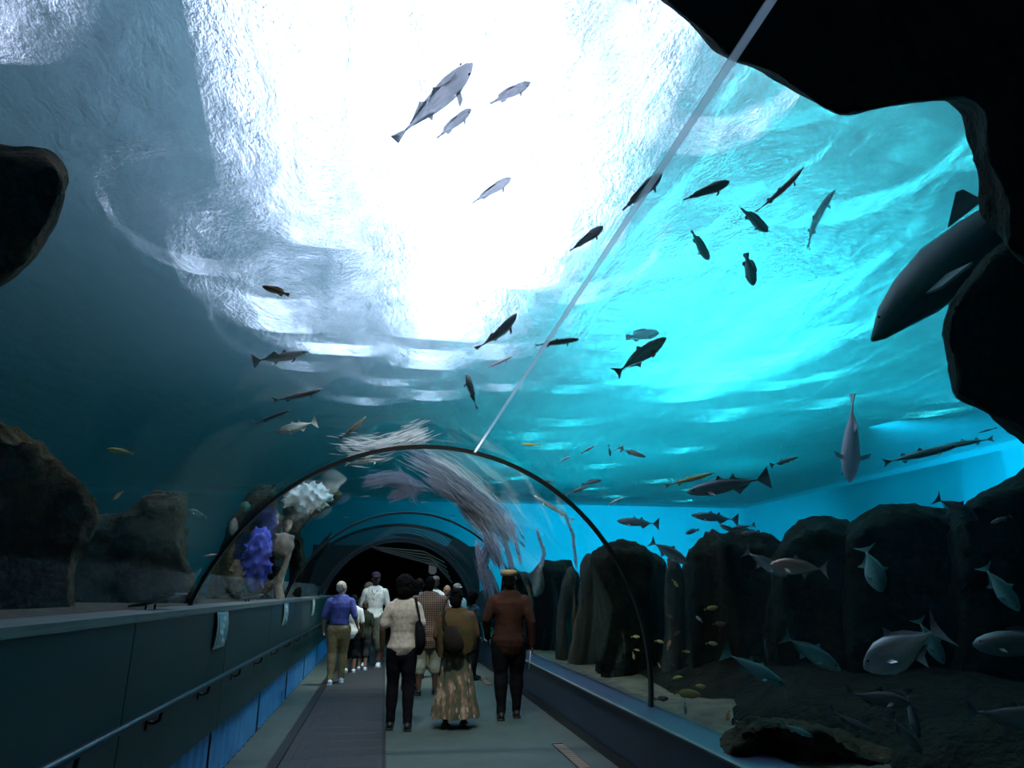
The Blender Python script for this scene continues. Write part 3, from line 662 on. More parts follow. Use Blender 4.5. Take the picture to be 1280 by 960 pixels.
# left side
fish('small yellow fish by the tall mossy rock', (134,561),(168,567), 6.4, 'grouper', 'yellow', 0, .75)
fish('tiny orange-brown fish above the lower brown rock', (141,625),(154,614), 7.2, 'grouper', 'orange', 0, .9, small=True)
fish('round teal fish beside the top of the lower brown rock', (235,637),(260,647), 7.6, 'jack', 'teal', 0, .9)
fish('dull reddish fish resting on the lower brown rock', (175,624),(212,617), 7.7, 'grouper', 'brown', 0, .8)
fish('tiny pinkish fish low beside the craggy rock', (255,695),(276,692), 9, 'tuna', 'rosy', 0, .8, small=True)
# small shoal by the columns
reef = [((800,796),(789,796),8.2,'yellow'),((830,803),(818,801),7.8,'yellow'),((793,825),(791,815),8.2,'yellow'),((800,813),(792,812),8.3,'orange'),((841,772),(831,768),7.6,'brown'),
        ((848,734),(840,724),7.2,'yellow'),((850,789),(842,795),7.4,'brown'),((838,800),(834,812),7.5,'orange'),((853,846),(838,850),7.4,'yellow'),((882,858),(866,858),7.0,'yellow'),((836,873),(818,874),7.0,'brown'),
        ((863,815),(852,814),7.4,'yellow'),((897,759),(880,762),7.0,'yellow'),((897,805),(882,804),7.0,'yellow'),((908,780),(890,780),7.0,'brown'),((826,835),(822,828),7.6,'orange'),((843,833),(838,828),7.5,'brown'),((862,832),(858,824),7.5,'brown'),((870,770),(878,778),7.2,'white')]
for i, (h_, t_, d, c_) in enumerate(reef):
    fish({'yellow':'tiny yellow fish of the shoal before the dark columns','brown':'tiny brown fish of the shoal before the dark columns','orange':'tiny orange fish of the shoal before the dark columns','white':'tiny white curled fish of the shoal before the dark columns'}[c_],
         h_, t_, d, 'disc', c_, 0, .8, group={'yellow':'tiny yellow fish by the columns','brown':'tiny brown fish by the columns','orange':'tiny orange fish by the columns'}.get(c_), small=True)
fish('yellow striped fish, the brightest, near the foot of the first rib', (876,869),(842,865), 5.6, 'disc', 'yellow', 0, .75)
fish('small orange and black fish over the sand by the fallen rock', (909,901),(912,888), 5.2, 'disc', 'orange', 0, .9, small=True)
fish('small black fish beside the orange and black one', (916,907),(919,894), 5.3, 'disc', 'dark', 0, .9, small=True)
fish('small white fish upright over the sand by the glass', (857,893),(856,878), 5.6, 'disc', 'white', 0, .8, small=True)
far = [((549,620),(568,622)),((523,612),(537,614)),((512,628),(521,628)),((526,628),(535,627)),((562,644),(571,645)),((428,647),(438,646)),((445,653),(457,651)),((562,654),(572,652)),((595,655),(605,657)),((462,620),(450,621))]
for i, (h_, t_) in enumerate(far): fish('tiny far fish over the arch behind the first rib', h_, t_, 13, 'slim', 'silver' if i % 2 else 'brown', 0, 1.2, group='tiny fish over the far tunnel', small=True)

# the shark
fish('large grey shark angling down past the jutting boulder', (1087,423),(1405,128), 7.6, 'shark', 'shark', 12, 1.18, name='shark', spread=60, cat='shark')


# ---------------------------------------------------------------- tunnel fittings
# moving walkway
m_belt = mat('walkway_pallet', (.030,.032,.036), .5, metal=.3, bump=.3, bscale=60)
m_rail = mat('walkway_edge', (.010,.011,.013), .5)
wk = empty('moving_walkway', (-.43, 0, 0)); tag(wk, 'dark ribbed moving walkway set flush in the tunnel floor', 'walkway')
bm = bmesh.new(); box(bm, -.56, -.46, 2, 20, 0, .028); from_bm('side_rail', bm, m_rail, wk)
bm = bmesh.new(); box(bm, .505, .53, 2, 20, 0, .022); from_bm('side_rail', bm, m_rail, wk)
bm = bmesh.new(); box(bm, -.45, .5, 0, .385, .002, .014)
for i in range(1, 12): box(bm, -.45+i*.079-.004, -.45+i*.079+.004, .004, .38, .014, .020)
bmesh.ops.bevel(bm, geom=[e for e in bm.edges if abs(e.verts[0].co.z-.014) < 1e-4 and abs(e.verts[1].co.z-.014) < 1e-4][:4], offset=.004, segments=1, affect='EDGES')
p0 = from_bm('pallet', bm, m_belt, wk); p0.location = (0, 2.0, 0)
for i in range(1, 45):
    p = p0.copy(); C.objects.link(p); p.parent = wk; p.location = (0, 2.0+i*.4, 0)
# floor gratings by the parapet
for (gx, gy, lb) in ((1.92, 7.35, 'narrow metal floor grating nearest the blue parapet end'), (1.90, 13.3, 'narrow metal floor grating behind the man in the tan cap')):
    g = empty('floor_grating', (gx, gy, 0)); tag(g, lb, 'grating')
    bm = bmesh.new()
    for x in (-.06, .06): box(bm, x-.006, x+.006, -.55, .55, 0, .008)
    for y in (-.55, .55): box(bm, -.06, .06, y-.006, y+.006, 0, .008)
    from_bm('frame', bm, m_rail, g)
    m_bar = bpy.data.materials.get('grate_bar') or mat('grate_bar', (.22,.15,.11), .5)
    bm = bmesh.new(); box(bm, -.054, .054, -.020, .020, 0, .009); b0 = from_bm('bar', bm, m_bar, g); b0.location = (0, -.5, 0)
    for i in range(1, 18):
        b = b0.copy(); C.objects.link(b); b.parent = g; b.location = (0, -.5+i*.058, 0)
# handrail with brackets
hr = empty('handrail', (-1.35, 0, .88)); tag(hr, 'dark tubular handrail on brackets along the teal parapet', 'handrail')
bm = bmesh.new(); loft(bm, [(.07,-2.5,.02),(.07,20.5,.02)], [.02,.02], seg=12, side=(1,0,0)); from_bm('rail', bm, mat('rail_blue', (.02,.035,.06), .3, metal=.4), hr, True)
for i in range(16):
    bm = bmesh.new(); y = 3.6+1.19*(i-1)
    loft(bm, [(0,y,-.055),(.035,y,-.06),(.065,y,-.045),(.07,y,.0)], [.011,.011,.011,.011], seg=8, side=(0,1,0))
    box(bm, .001, .010, y-.04, y+.04, -.09, -.03)
    from_bm('bracket', bm, m_dark, hr, False)
# fish information boards on the parapet
def info_board(y, z, w_, h_, label, seed):
    g = empty('information_board', (-1.345, y, z)); tag(g, label, 'sign')
    r = random.Random(seed)
    bm = bmesh.new(); n = 10
    def prof(t): return .008+.018*math.sin(math.pi*t)**.8          # the board bows off the wall
    for th, y0, y1, z0, z1, nm, m in ((.0, -w_/2, w_/2, 0, 1, 'frame', None), (.004, -w_/2*.74, w_/2*.74, .10, .90, 'picture', None)):
        b = bmesh.new(); rows = []
        for k in range(n+1):
            t = z0+(z1-z0)*k/n; x = prof(t)+th; zz = -h_/2+h_*t
            rows.append([b.verts.new(q) for q in ((x, y0, zz), (x, y1, zz), (x-.008, y1, zz), (x-.008, y0, zz))])
        for A, B in zip(rows, rows[1:]):
            for k in range(4): b.faces.new((A[k], A[(k+1)%4], B[(k+1)%4], B[k]))
        b.faces.new(rows[0][::-1]); b.faces.new(rows[-1])
        if nm == 'frame': mm = bpy.data.materials.get('board_frame') or mat('board_frame', (.42,.47,.46), .3)
        else: mm = bpy.data.materials.get('board_print') or mat('board_print', (.04,.30,.42), .3, col2=(.20,.50,.55), scale=6)
        o = from_bm(nm, b, mm, g)
        if nm == 'picture':
            for k in range(4):
                t = .2+.18*k+r.uniform(-.03,.03); yy = r.uniform(-.3,.3)*w_*.6
                b = bmesh.new(); q = [(0,.05),(.02,.02),(.03,-.01),(.005,-.05),(-.02,-.01),(-.02,.02)]
                A = [b.verts.new((prof(t)+.0075, yy+dy*1.2, -h_/2+h_*t+dz)) for dz, dy in q]; B = [b.verts.new((prof(t)+.002, yy+dy*1.2, -h_/2+h_*t+dz)) for dz, dy in q]
                b.faces.new(A); b.faces.new(B[::-1])
                for i in range(6): b.faces.new((A[i], B[i], B[(i+1)%6], A[(i+1)%6]))
                bmesh.ops.recalc_face_normals(b, faces=b.faces)
                f = from_bm('printed_fish', b, bpy.data.materials.get('print_white') or mat('print_white', (.75,.78,.7), .4), o)
info_board(6.42, 1.27, .40, .30, 'blue picture board with white frame, largest of those on the teal parapet', 1)
info_board(10.4, 1.27, .40, .30, 'blue picture board farther along the teal parapet', 2)
info_board(14.3, 1.27, .40, .30, 'small picture board beside the man in the blue shirt', 3)
info_board(2.60, 1.27, .40, .30, 'pale board edge cut off where the teal parapet leaves the picture', 4)
# loose cover plates on the ledge
for (px, py, Y, sx, lb) in ((237, 742, 5.4, .30, 'tilted grey cover plate standing on the ledge by the brown rock'), (331, 738, 9.0, .22, 'small tilted grey plate on the ledge before the blue coral')):
    p = atY(px, py, Y); x_ = -1.56
    g = empty('cover_plate', (x_, Y, 1.452)); tag(g, lb, 'cover')
    bm = bmesh.new(); v = box(bm, -sx/2, sx/2, -.16, .16, 0, .012)
    for q in bm.verts: q.co = Matrix.Rotation(R(-16), 3, 'Y') @ q.co + Vector((0,0,.055*sx/.3+.004))
    from_bm('plate', bm, m_cap, g)
    for s_ in (-.1, .1):
        bm = bmesh.new(); loft(bm, [(-.05,s_,.006),(-.05,s_,.03)], [.008,.008], seg=6); from_bm('foot', bm, m_dark, g)
# service panel glimpsed in the corridor
g = empty('corridor_lamp', (1.72, 26, 2.15)); tag(g, 'dim upright wall lamp glowing grey inside the dark corridor', 'lamp')
bm = bmesh.new(); box(bm, -.14, .14, 0, .06, 0, .85); bmesh.ops.bevel(bm, geom=bm.edges[:], offset=.05, segments=3, affect='EDGES'); from_bm('diffuser', bm, emit('dim_lamp', (.5,.55,.6), .12), g, True)
bm = bmesh.new(); box(bm, -.24, -.16, -.02, .06, -.05, .9); from_bm('housing', bm, mat('lamp_housing', (.04,.045,.05), .5), g)
bm = bmesh.new(); box(bm, -.1, .1, .05, 4, .3, .5); from_bm('mounting_arm', bm, m_black, g)
# tan reflections by the portal, built as thin solid streaks
for i in range(5):
    bm = bmesh.new(); loft(bm, [(CX-.9+.28*i*.3, 20.6, 2.80-.03*i),(CX+.7+.1*i, 20.6, 2.66-.10*i),(CX+1.3+.06*i, 20.6, 2.36-.14*i)], [.018,.03,.02], seg=6)
    o = from_bm('tan_reflection', bm, mat('streak_tan_%d' % i, (.05,.04,.03), .7), None, True)
    tag(o, 'thin tan curved reflection streak under the portal crown', 'strap', 'tan reflection streaks under the portal crown')

# ---------------------------------------------------------------- people
m_skin_d = mat('skin_dark', (.10,.055,.035), .55, spec=.35); m_skin_l = mat('skin_light', (.45,.27,.19), .55, spec=.35); m_skin_m = mat('skin_brown', (.20,.11,.07), .55, spec=.35)
m_hairblack = mat('hair_black', (.003,.003,.003), .9, spec=.1); m_hairgrey = mat('hair_grey', (.40,.36,.30), .8, var=.2, scale=60); m_hairbrown = mat('hair_brown', (.03,.018,.012), .8)
def cloth(name, c, var=.12, scale=12, col2=None, bump=.25): return mat(name, c, .85, var=var, scale=scale, col2=col2, spec=.15, bump=bump, bscale=9)
def check_mat():
    m = bpy.data.materials.new('check_cloth'); m.use_nodes = True; nt = m.node_tree; N = nt.nodes; L = nt.links; b = N['Principled BSDF']; b.inputs['Roughness'].default_value = .9
    tc = N.new('ShaderNodeTexCoord'); out = []
    for ax in ('X', 'Z'):
        wv = N.new('ShaderNodeTexWave'); wv.wave_type = 'BANDS'; wv.bands_direction = ax; wv.inputs['Scale'].default_value = 9; L.new(tc.outputs['Object'], wv.inputs[0]); out.append(wv)
    mx = N.new('ShaderNodeMath'); mx.operation = 'MULTIPLY'; L.new(out[0].outputs[1], mx.inputs[0]); L.new(out[1].outputs[1], mx.inputs[1])
    r = N.new('ShaderNodeValToRGB'); r.color_ramp.elements[0].color = (.10,.045,.035,1); r.color_ramp.elements[1].color = (.42,.32,.22,1); L.new(mx.outputs[0], r.inputs[0]); L.new(r.outputs[0], b.inputs['Base Color'])
    return m
V3 = Vector
class Fig: pass
def person(label, feet, top, face=0, group=None, skin=m_skin_d, hair=None, hairstyle='short', hairm=m_hairblack, top_m=None, sleeve='short', top_len=.90, legs_m=None, leg_len='long', shoe_m=None,
           stride=.10, spread=.09, armL=None, armR=None, headturn=0, build=1., voxel=.012, H=None, lean=0, depthY=None, girl=False, headtilt=0):
    """a whole figure: one continuous body mesh, clothing over it. local frame: x right, y forward, z up; face = degrees the figure turns left from looking down the tunnel"""
    P = atZ(*feet, 0) if depthY is None else V3((atY(feet[0], feet[1], depthY).x, depthY, 0))
    if H is None: H = atY(*top, P.y).z
    s = H/1.76
    g = empty('person', P, R(face)); tag(g, label, 'person', group)
    w_ = build
    hip = {-1: V3((-.09*w_, 0, .92)), 1: V3((.09*w_, 0, .92))}
    ank = {-1: V3((-spread, stride, .085)), 1: V3((spread, -stride, .085))}
    knee = {k: (hip[k]+ank[k])/2 + V3((0, .035+.02*abs(stride)*10, .02)) for k in hip}
    sh = {-1: V3((-.165*w_, 0+lean*.5, 1.405)), 1: V3((.165*w_, 0+lean*.5, 1.405))}
    A = {-1: armL or ((-.235*w_, -.03, 1.14), (-.25*w_, .05, .89)), 1: armR or ((.235*w_, -.03, 1.14), (.25*w_, .05, .89))}
    elb = {k: V3(A[k][0]) for k in A}; wri = {k: V3(A[k][1]) for k in A}
    head = V3((0, .015+lean*.6, 1.645))
    RT = Matrix.Rotation(R(headturn), 3, 'Z') @ Matrix.Rotation(R(headtilt), 3, 'Y')
    def S(bm):
        for v in bm.verts: v.co = v.co*s
        return bm
    def torso(bm, e=0, z0=.88, z1=1.47, hem=0):
        zs = [(.86,.165,.115),(.93,.172,.122),(1.02,.150,.108),(1.10,.138,.100),(1.20,.150,.108),(1.30,.165,.115),(1.38,.170,.108),(1.44,.145,.085),(1.48,.07,.06)]
        pts = []; rad = []
        for z, a, b in zs:
            if z < z0-.001 or z > z1+.001: continue
            k = hem if z < .98 else 0
            pts.append(V3((0, lean*.5*(z-.9)/.5, z))); rad.append((a*w_+e+k, b*w_+e+k))
        if z0 < .86: pts.insert(0, V3((0,0,z0))); rad.insert(0, (.178*w_+e+hem, .13*w_+e+hem))
        loft(bm, pts, rad, seg=20)
    def leg(bm, k, e=0, t0=0., cut=1.):
        pr = [(hip[k]+V3((0,0,.0)), .095*w_), (hip[k].lerp(knee[k], .5), .082*w_), (knee[k], .060*w_), (knee[k].lerp(ank[k], .35), .060*w_), (knee[k].lerp(ank[k], .7), .047), (ank[k], .040)]
        n = {1.: 6, .5: 3, .62: 4}.get(cut, 6)
        loft(bm, [p for p, r in pr[:n]], [r+e for p, r in pr[:n]], seg=14)
    def arm(bm, k, e=0, cut=1.):
        pr = [(sh[k], .058*w_), (sh[k].lerp(elb[k], .5), .050*w_), (elb[k], .041*w_), (elb[k].lerp(wri[k], .4), .038), (wri[k], .027)]
        n = {1.: 5, .5: 3, .4: 2}.get(cut, 5)
        P_ = [p for p, r in pr[:n]]; Q = [r+e for p, r in pr[:n]]
        if cut == .4: P_.append(sh[k].lerp(elb[k], .75)); Q.append(.048*w_+e*1.5)
        loft(bm, P_, Q, seg=12)
    # body
    bm = bmesh.new(); torso(bm, -.004)
    loft(bm, [(0, lean*.5, 1.42), (0, .0+lean*.55, 1.50), head-V3((0,-.005,.07))], [.068*min(w_,1.1), .056, .055], seg=12)
    hb = bmesh.new()
    ellipsoid(hb, (0,-.005,.02), (.076,.096,.105), 3); ellipsoid(hb, (0,.022,-.055), (.056,.066,.062), 3)
    loft(hb, [(0,.088,.012),(0,.108,-.016),(0,.104,-.028)], [.008,.012,.014], seg=8)                       # nose
    loft(hb, [(-.024,.083,-.055),(0,.092,-.055),(.024,.083,-.055)], [(.007,.008)]*3, side=(0,1,0), seg=8)    # lips
    for k in (-1, 1):
        ellipsoid(hb, (.078*k,-.006,-.004), (.010,.020,.032), 2)                                          # ears
        ellipsoid(hb, (.03*k,.080,.028), (.018,.014,.008), 2)                                             # brows
    for v in hb.verts: v.co = RT @ v.co + head
    me_ = bpy.data.meshes.new('t'); hb.to_mesh(me_); hb.free(); bm.from_mesh(me_); bpy.data.meshes.remove(me_)
    for k in (-1, 1):
        leg(bm, k); arm(bm, k)
        loft(bm, [ank[k]+V3((0,-.055,-.045)), ank[k]+V3((0,.03,-.04)), ank[k]+V3((.012*k,.11,-.055)), ank[k]+V3((.015*k,.155,-.06))], [.032,.040,.038,.026], seg=10)
        d = (wri[k]-elb[k]).normalized(); f = V3((0,1,0)) - d*d.y; f.normalize(); inn = d.cross(f)*(-1)
        if inn.x*k > 0: inn = -inn
        pc = wri[k]+d*.055
        loft(bm, [wri[k], wri[k]+d*.045, wri[k]+d*.085], [(.024,.016),(.038,.016),(.040,.014)], side=f, seg=12)   # palm
        for q, ln in ((-.030,.062),(-.010,.078),(.011,.074),(.031,.066)):                                       # fingers
            b0 = wri[k]+d*.082+f*q
            loft(bm, [b0, b0+d*ln*.45+inn*.010, b0+d*ln*.8+inn*.028], [.0092,.0086,.0076], seg=7)
        b0 = wri[k]+d*.03+f*.034
        loft(bm, [b0, b0+(d*.6+f*.6).normalized()*.034+inn*.006, b0+(d*.85+f*.3).normalized()*.062+inn*.016], [.012,.011,.009], seg=7)
    body = remeshed('body', S(bm), voxel*s*.8, skin, g, 1)
    for k in (-1, 1):
        bm = bmesh.new(); ellipsoid(bm, (0,0,0), (.012,.008,.009), 2)
        for v in bm.verts: v.co = (RT @ (v.co+V3((.030*k,.086,.012))) + head)*s
        from_bm('eye', bm, m_eye, g, True)
    # clothing
    if top_m:
        bm = bmesh.new(); torso(bm, .014, top_len, 1.45, .012)
        for k in (-1, 1):
            if sleeve != 'none': arm(bm, k, .013, {'short': .5, 'cap': .4, 'long': 1.}[sleeve])
        r = random.Random(len(label))
        def fold(co, no):
            z = co.z/s
            return co + no*(.007*fbm(V3((co.x*9, co.y*9, co.z*5+r.random()*0)), 2))
        remeshed('shirt' if sleeve != 'long' else 'jacket', S(bm), voxel*s*1.1, top_m, g, 1, fold)
        bm = bmesh.new(); loft(bm, [(0, lean*.5-.003, 1.455), (0, .0+lean*.55-.003, 1.495)], [(.074,.070),(.064,.062)], seg=14, round_ends=False); from_bm('collar', S(bm), top_m, g, True)
    if legs_m and leg_len != 'skirt':
        bm = bmesh.new()
        loft(bm, [(0,0,.84),(0,0,.90),(0,0,.97),(0,0,1.0)], [(.160*w_,.115*w_),(.178*w_,.130*w_),(.170*w_,.122*w_),(.160*w_,.114*w_)], seg=18)
        for k in (-1, 1): leg(bm, k, .017 if leg_len == 'long' else .028, cut={'long': 1., 'knee': .62, 'short': .5}[leg_len])
        def fold2(co, no): return co + no*(.007*fbm(V3((co.x*8, co.y*8, co.z*9)), 2))
        remeshed('trousers' if leg_len == 'long' else 'shorts', S(bm), voxel*s*1.1, legs_m, g, 1, fold2)
    if shoe_m:
        for k in (-1, 1):
            bm = bmesh.new(); a = ank[k]
            loft(bm, [a+V3((0,-.07,-.038)), a+V3((0,0,-.028)), a+V3((.01*k,.10,-.045)), a+V3((.014*k,.175,-.052))], [(.038,.044),(.045,.052),(.048,.038),(.036,.026)], seg=12)
            box(bm, a.x-.044+.006*k, a.x+.044+.006*k, a.y-.10, a.y+.19, .0, .022)
            from_bm('shoe', S(bm), shoe_m, g, True)
    if hair:
        bm = bmesh.new()
        if hair == 'short':
            ellipsoid(bm, (0,-.018,.035), (.083,.098,.102), 3); ellipsoid(bm, (0,-.055,-.02), (.070,.058,.075), 3)
        if hair == 'grey_short':
            ellipsoid(bm, (0,-.016,.030), (.081,.097,.098), 3); ellipsoid(bm, (0,-.05,-.02), (.068,.058,.06), 3)
        if hair == 'full':
            ellipsoid(bm, (0,-.025,.04), (.115,.118,.125), 3); ellipsoid(bm, (0,-.06,-.05), (.10,.085,.10), 3)
            r = random.Random(5)
            for i in range(46):
                a = r.uniform(0, 6.28); q = r.uniform(-.6, 1)
                if math.sin(a) > .55 and q < .5: continue
                c_ = math.sqrt(1-q*q); ellipsoid(bm, (.1*c_*math.cos(a), -.035+.1*c_*math.sin(a), .02+.13*q), (.028,.028,.026), 1)
        if hair == 'bun':
            ellipsoid(bm, (0,-.022,.035), (.092,.105,.108), 3); ellipsoid(bm, (0,-.07,-.04), (.085,.07,.085), 3); ellipsoid(bm, (0,-.09,.09), (.055,.05,.05), 2)
        for v in bm.verts: v.co = RT @ v.co + head
        remeshed('hair', S(bm), voxel*s, hairm, g, 1, lambda co, no: co+no*.008*noise.noise(co*40))
    F_ = Fig(); F_.g = g; F_.s = s; F_.head = head; F_.RT = RT; F_.wri = wri; F_.elb = elb; F_.sh = sh; F_.P = P; F_.ank = ank
    return F_
def on_head(F_, bm, name, m):
    for v in bm.verts: v.co = (F_.RT @ v.co + F_.head)*F_.s
    return from_bm(name, bm, m, F_.g, True)
def cap(F_, m, flat=False, peak_m=None):
    bm = bmesh.new()
    if flat:
        loft(bm, [(0,-.01,.065),(0,-.008,.100),(0,.0,.138),(0,0,.156)], [(.090,.108),(.118,.132),(.110,.124),(.06,.07)], seg=24, round_ends=False)
    else:
        loft(bm, [(0,-.008,.062),(0,-.008,.09),(0,-.01,.12),(0,-.012,.142),(0,-.012,.152)], [(.088,.106),(.088,.106),(.078,.094),(.05,.06),(.015,.02)], seg=24, round_ends=False)
    c = on_head(F_, bm, 'cap', m)
    bm = bmesh.new(); n = 10; A = []; B = []
    for i in range(n+1):
        a = math.pi*i/n; A.append((.075*math.cos(a), .075+.035*math.sin(a), .070)); B.append((.078*math.cos(a), .075+.105*math.sin(a), .060-.01*math.sin(a)))
    for z in (0, .006):
        va = [bm.verts.new(V3(p)+V3((0,0,z))) for p in A]; vb = [bm.verts.new(V3(p)+V3((0,0,z))) for p in B]
        for i in range(n): bm.faces.new((va[i], va[i+1], vb[i+1], vb[i]))
    on_head(F_, bm, 'peak', peak_m or m)
def held(name, F_, bm, m, label, cat, parts=()):
    o = from_bm(name, bm, m, None, True); o.matrix_world = Matrix.Translation(F_.P) @ Matrix.Rotation(F_.g.rotation_euler.z, 4, 'Z')
    return tag(o, label, cat)

m_black_cl = cloth('black_cloth', (.004,.004,.006)); m_navy = cloth('dark_trousers', (.006,.006,.011)); m_khaki = cloth('khaki_cloth', (.22,.18,.09))
m_bluesh = cloth('blue_shirt_cloth', (.075,.10,.33)); m_whitecl = cloth('white_cloth', (.62,.66,.62)); m_cream = cloth('blouse_cloth', (.50,.44,.38), .15, 25)
m_brown = cloth('brown_jacket_cloth', (.038,.015,.009), .4, 4); m_tan = cloth('tan_cap_cloth', (.32,.24,.13), .3, 20); m_red = cloth('dark_red_cloth', (.06,.03,.06)); m_dgreen = cloth('dark_green_cloth', (.02,.03,.02))
m_shawl = cloth('shawl_cloth', (.16,.08,.035), .4, 9, col2=(.05,.05,.02)); m_shoe = mat('shoe_black', (.010,.009,.009), .5); m_shoew = mat('shoe_white', (.45,.55,.62), .6); m_beige = cloth('beige_cloth', (.25,.25,.18))
# woman in the white blouse
w1 = person('woman in a wrinkled white blouse and black trousers, bushy black hair, back turned', (498,912), (494,722), -4, skin=m_skin_d, hair='full', top_m=m_cream, sleeve='cap', top_len=.93, legs_m=m_navy, shoe_m=m_shoe,
            stride=.05, spread=.105, build=.98, armL=((-.25,-.02,1.13),(-.245,.06,.89)), armR=((.25,-.04,1.14),(.20,.13,1.0)), voxel=.011)
bm = bmesh.new(); loft(bm, [(.20,-.03,1.18),(.22,-.05,1.06),(.225,-.05,.95),(.21,-.03,.88)], [(.05,.10),(.065,.14),(.065,.15),(.05,.11)], seg=14)
hb_ = held('shoulder_bag', w1, bm, m_black_cl, 'black soft shoulder bag hanging under the arm of the white-bloused woman', 'bag')
bm = bmesh.new(); loft(bm, [(.22,-.13,1.16),(.195,-.12,1.3),(.15,-.07,1.465),(.14,.0,1.49),(.16,.08,1.44),(.21,.09,1.2),(.23,.06,1.12)], [.012]*7, seg=8); o = from_bm('strap', bm, m_black_cl, hb_, True)
# woman in the shawl and long skirt
w2 = person('woman in a brown shawl and long flowered skirt, back turned', (568,909), (575,737), -8, skin=m_skin_d, hair='bun', hairm=m_hairblack, top_m=cloth('brown_top', (.09,.05,.025)), sleeve='short', legs_m=None, shoe_m=None,
            stride=-.06, spread=.12, build=1.12, armL=((-.27,-.03,1.15),(-.25,.12,.98)), armR=((.27,0,1.16),(.14,.2,1.12)), voxel=.011, headturn=-20)
def skirt_mat():
    m = bpy.data.materials.new('flowered_skirt'); m.use_nodes = True; nt = m.node_tree; N = nt.nodes; L = nt.links; b = N['Principled BSDF']; b.inputs['Roughness'].default_value = .9
    tc = N.new('ShaderNodeTexCoord'); mp = N.new('ShaderNodeMapping'); mp.inputs['Scale'].default_value = (1,1,.45); L.new(tc.outputs['Object'], mp.inputs[0])
    v = N.new('ShaderNodeTexVoronoi'); v.inputs['Scale'].default_value = 17; L.new(mp.outputs[0], v.inputs['Vector'])
    n = N.new('ShaderNodeTexNoise'); n.inputs['Scale'].default_value = 14; n.inputs['Detail'].default_value = 4; L.new(mp.outputs[0], n.inputs['Vector'])
    r = N.new('ShaderNodeValToRGB'); e = r.color_ramp.elements; e[0].position = .30; e[0].color = (.45,.42,.33,1); e[1].position = .75; e[1].color = (.07,.075,.045,1)
    q = e.new(.45); q.color = (.22,.12,.07,1); q = e.new(.55); q.color = (.08,.10,.07,1)
    L.new(n.outputs[0], r.inputs[0]); mx = N.new('ShaderNodeMix'); mx.data_type = 'RGBA'; L.new(r.outputs[0], mx.inputs[6]); mx.inputs[7].default_value = (.45,.38,.30,1)
    lt = N.new('ShaderNodeMath'); lt.operation = 'LESS_THAN'; lt.inputs[1].default_value = .22; L.new(v.outputs['Distance'], lt.inputs[0]); L.new(lt.outputs[0], mx.inputs[0]); L.new(mx.outputs[2], b.inputs['Base Color'])
    return m
bm = bmesh.new(); seg = 72; rings = []; s2 = w2.s
for z, a, b, f in ((1.0,.165,.13,0),(.93,.19,.15,.002),(.82,.205,.17,.006),(.65,.22,.19,.014),(.48,.245,.215,.022),(.32,.27,.24,.03),(.20,.295,.26,.036),(.13,.305,.27,.04)):
    rings.append([bm.verts.new(V3(((a+f*math.sin(11*t+1.5*math.sin(3*t)))*math.cos(t), (b+f*math.sin(11*t+1.5*math.sin(3*t)))*math.sin(t), z+.012*math.sin(5*t)*(1-z)))*s2) for t in [2*math.pi*k/seg for k in range(seg)]])
for a, b in zip(rings, rings[1:]):
    for k in range(seg): bm.faces.new((a[k], b[k], b[(k+1)%seg], a[(k+1)%seg]))
from_bm('skirt', bm, skirt_mat(), w2.g, True)
bm = bmesh.new(); rings = []
for z, a, b, y in ((1.50,.085,.08,0),(1.46,.15,.11,-.005),(1.40,.22,.15,-.01),(1.30,.265,.18,-.01),(1.18,.285,.195,-.012),(1.06,.285,.20,-.015),(.98,.27,.19,-.02)):
    rings.append([bm.verts.new(V3(((a+.012*math.sin(7*t)*(1.5-z)*2)*math.cos(t), y+(b+.012*math.sin(7*t)*(1.5-z)*2)*math.sin(t), z-(.10*max(0,-math.sin(t+.5)) if z < 1.05 else 0)))*s2) for t in [2*math.pi*k/60 for k in range(60)]])
for a, b in zip(rings, rings[1:]):
    for k in range(60): bm.faces.new((a[k], b[k], b[(k+1)%60], a[(k+1)%60]))
from_bm('shawl', bm, m_shawl, w2.g, True)
for k in (-1, 1):
    bm = bmesh.new(); a = w2.ank[k]
    box(bm, a.x-.045, a.x+.045, a.y-.09, a.y+.18, .0, .028)
    loft(bm, [a+V3((-.05,.08,-.06)), a+V3((0,.09,-.015)), a+V3((.05,.08,-.06))], [.012,.014,.012], seg=8); loft(bm, [a+V3((-.04,-.03,-.03)), a+V3((0,-.075,-.0)), a+V3((.04,-.03,-.03))], [.01]*3, seg=8)
    for v in bm.verts: v.co *= s2
    from_bm('sandal', bm, m_shoe, w2.g)
bm = bmesh.new(); loft(bm, [(-.06,-.25,1.14),(-.05,-.26,1.04),(-.02,-.265,.94),(.02,-.25,.88)], [(.07,.035),(.11,.05),(.13,.055),(.10,.04)], seg=14)
bg = held('cloth_bag', w2, bm, cloth('dark_bag', (.018,.014,.012)), 'dark slouchy bag slung across the back of the shawled woman', 'bag')
bm = bmesh.new(); loft(bm, [(-.10,-.235,1.12),(-.17,-.20,1.28),(-.15,-.13,1.42),(-.11,-.02,1.50),(-.08,.1,1.44)], [.014]*5, seg=8); from_bm('strap', bm, bpy.data.materials['dark_bag'], bg, True)
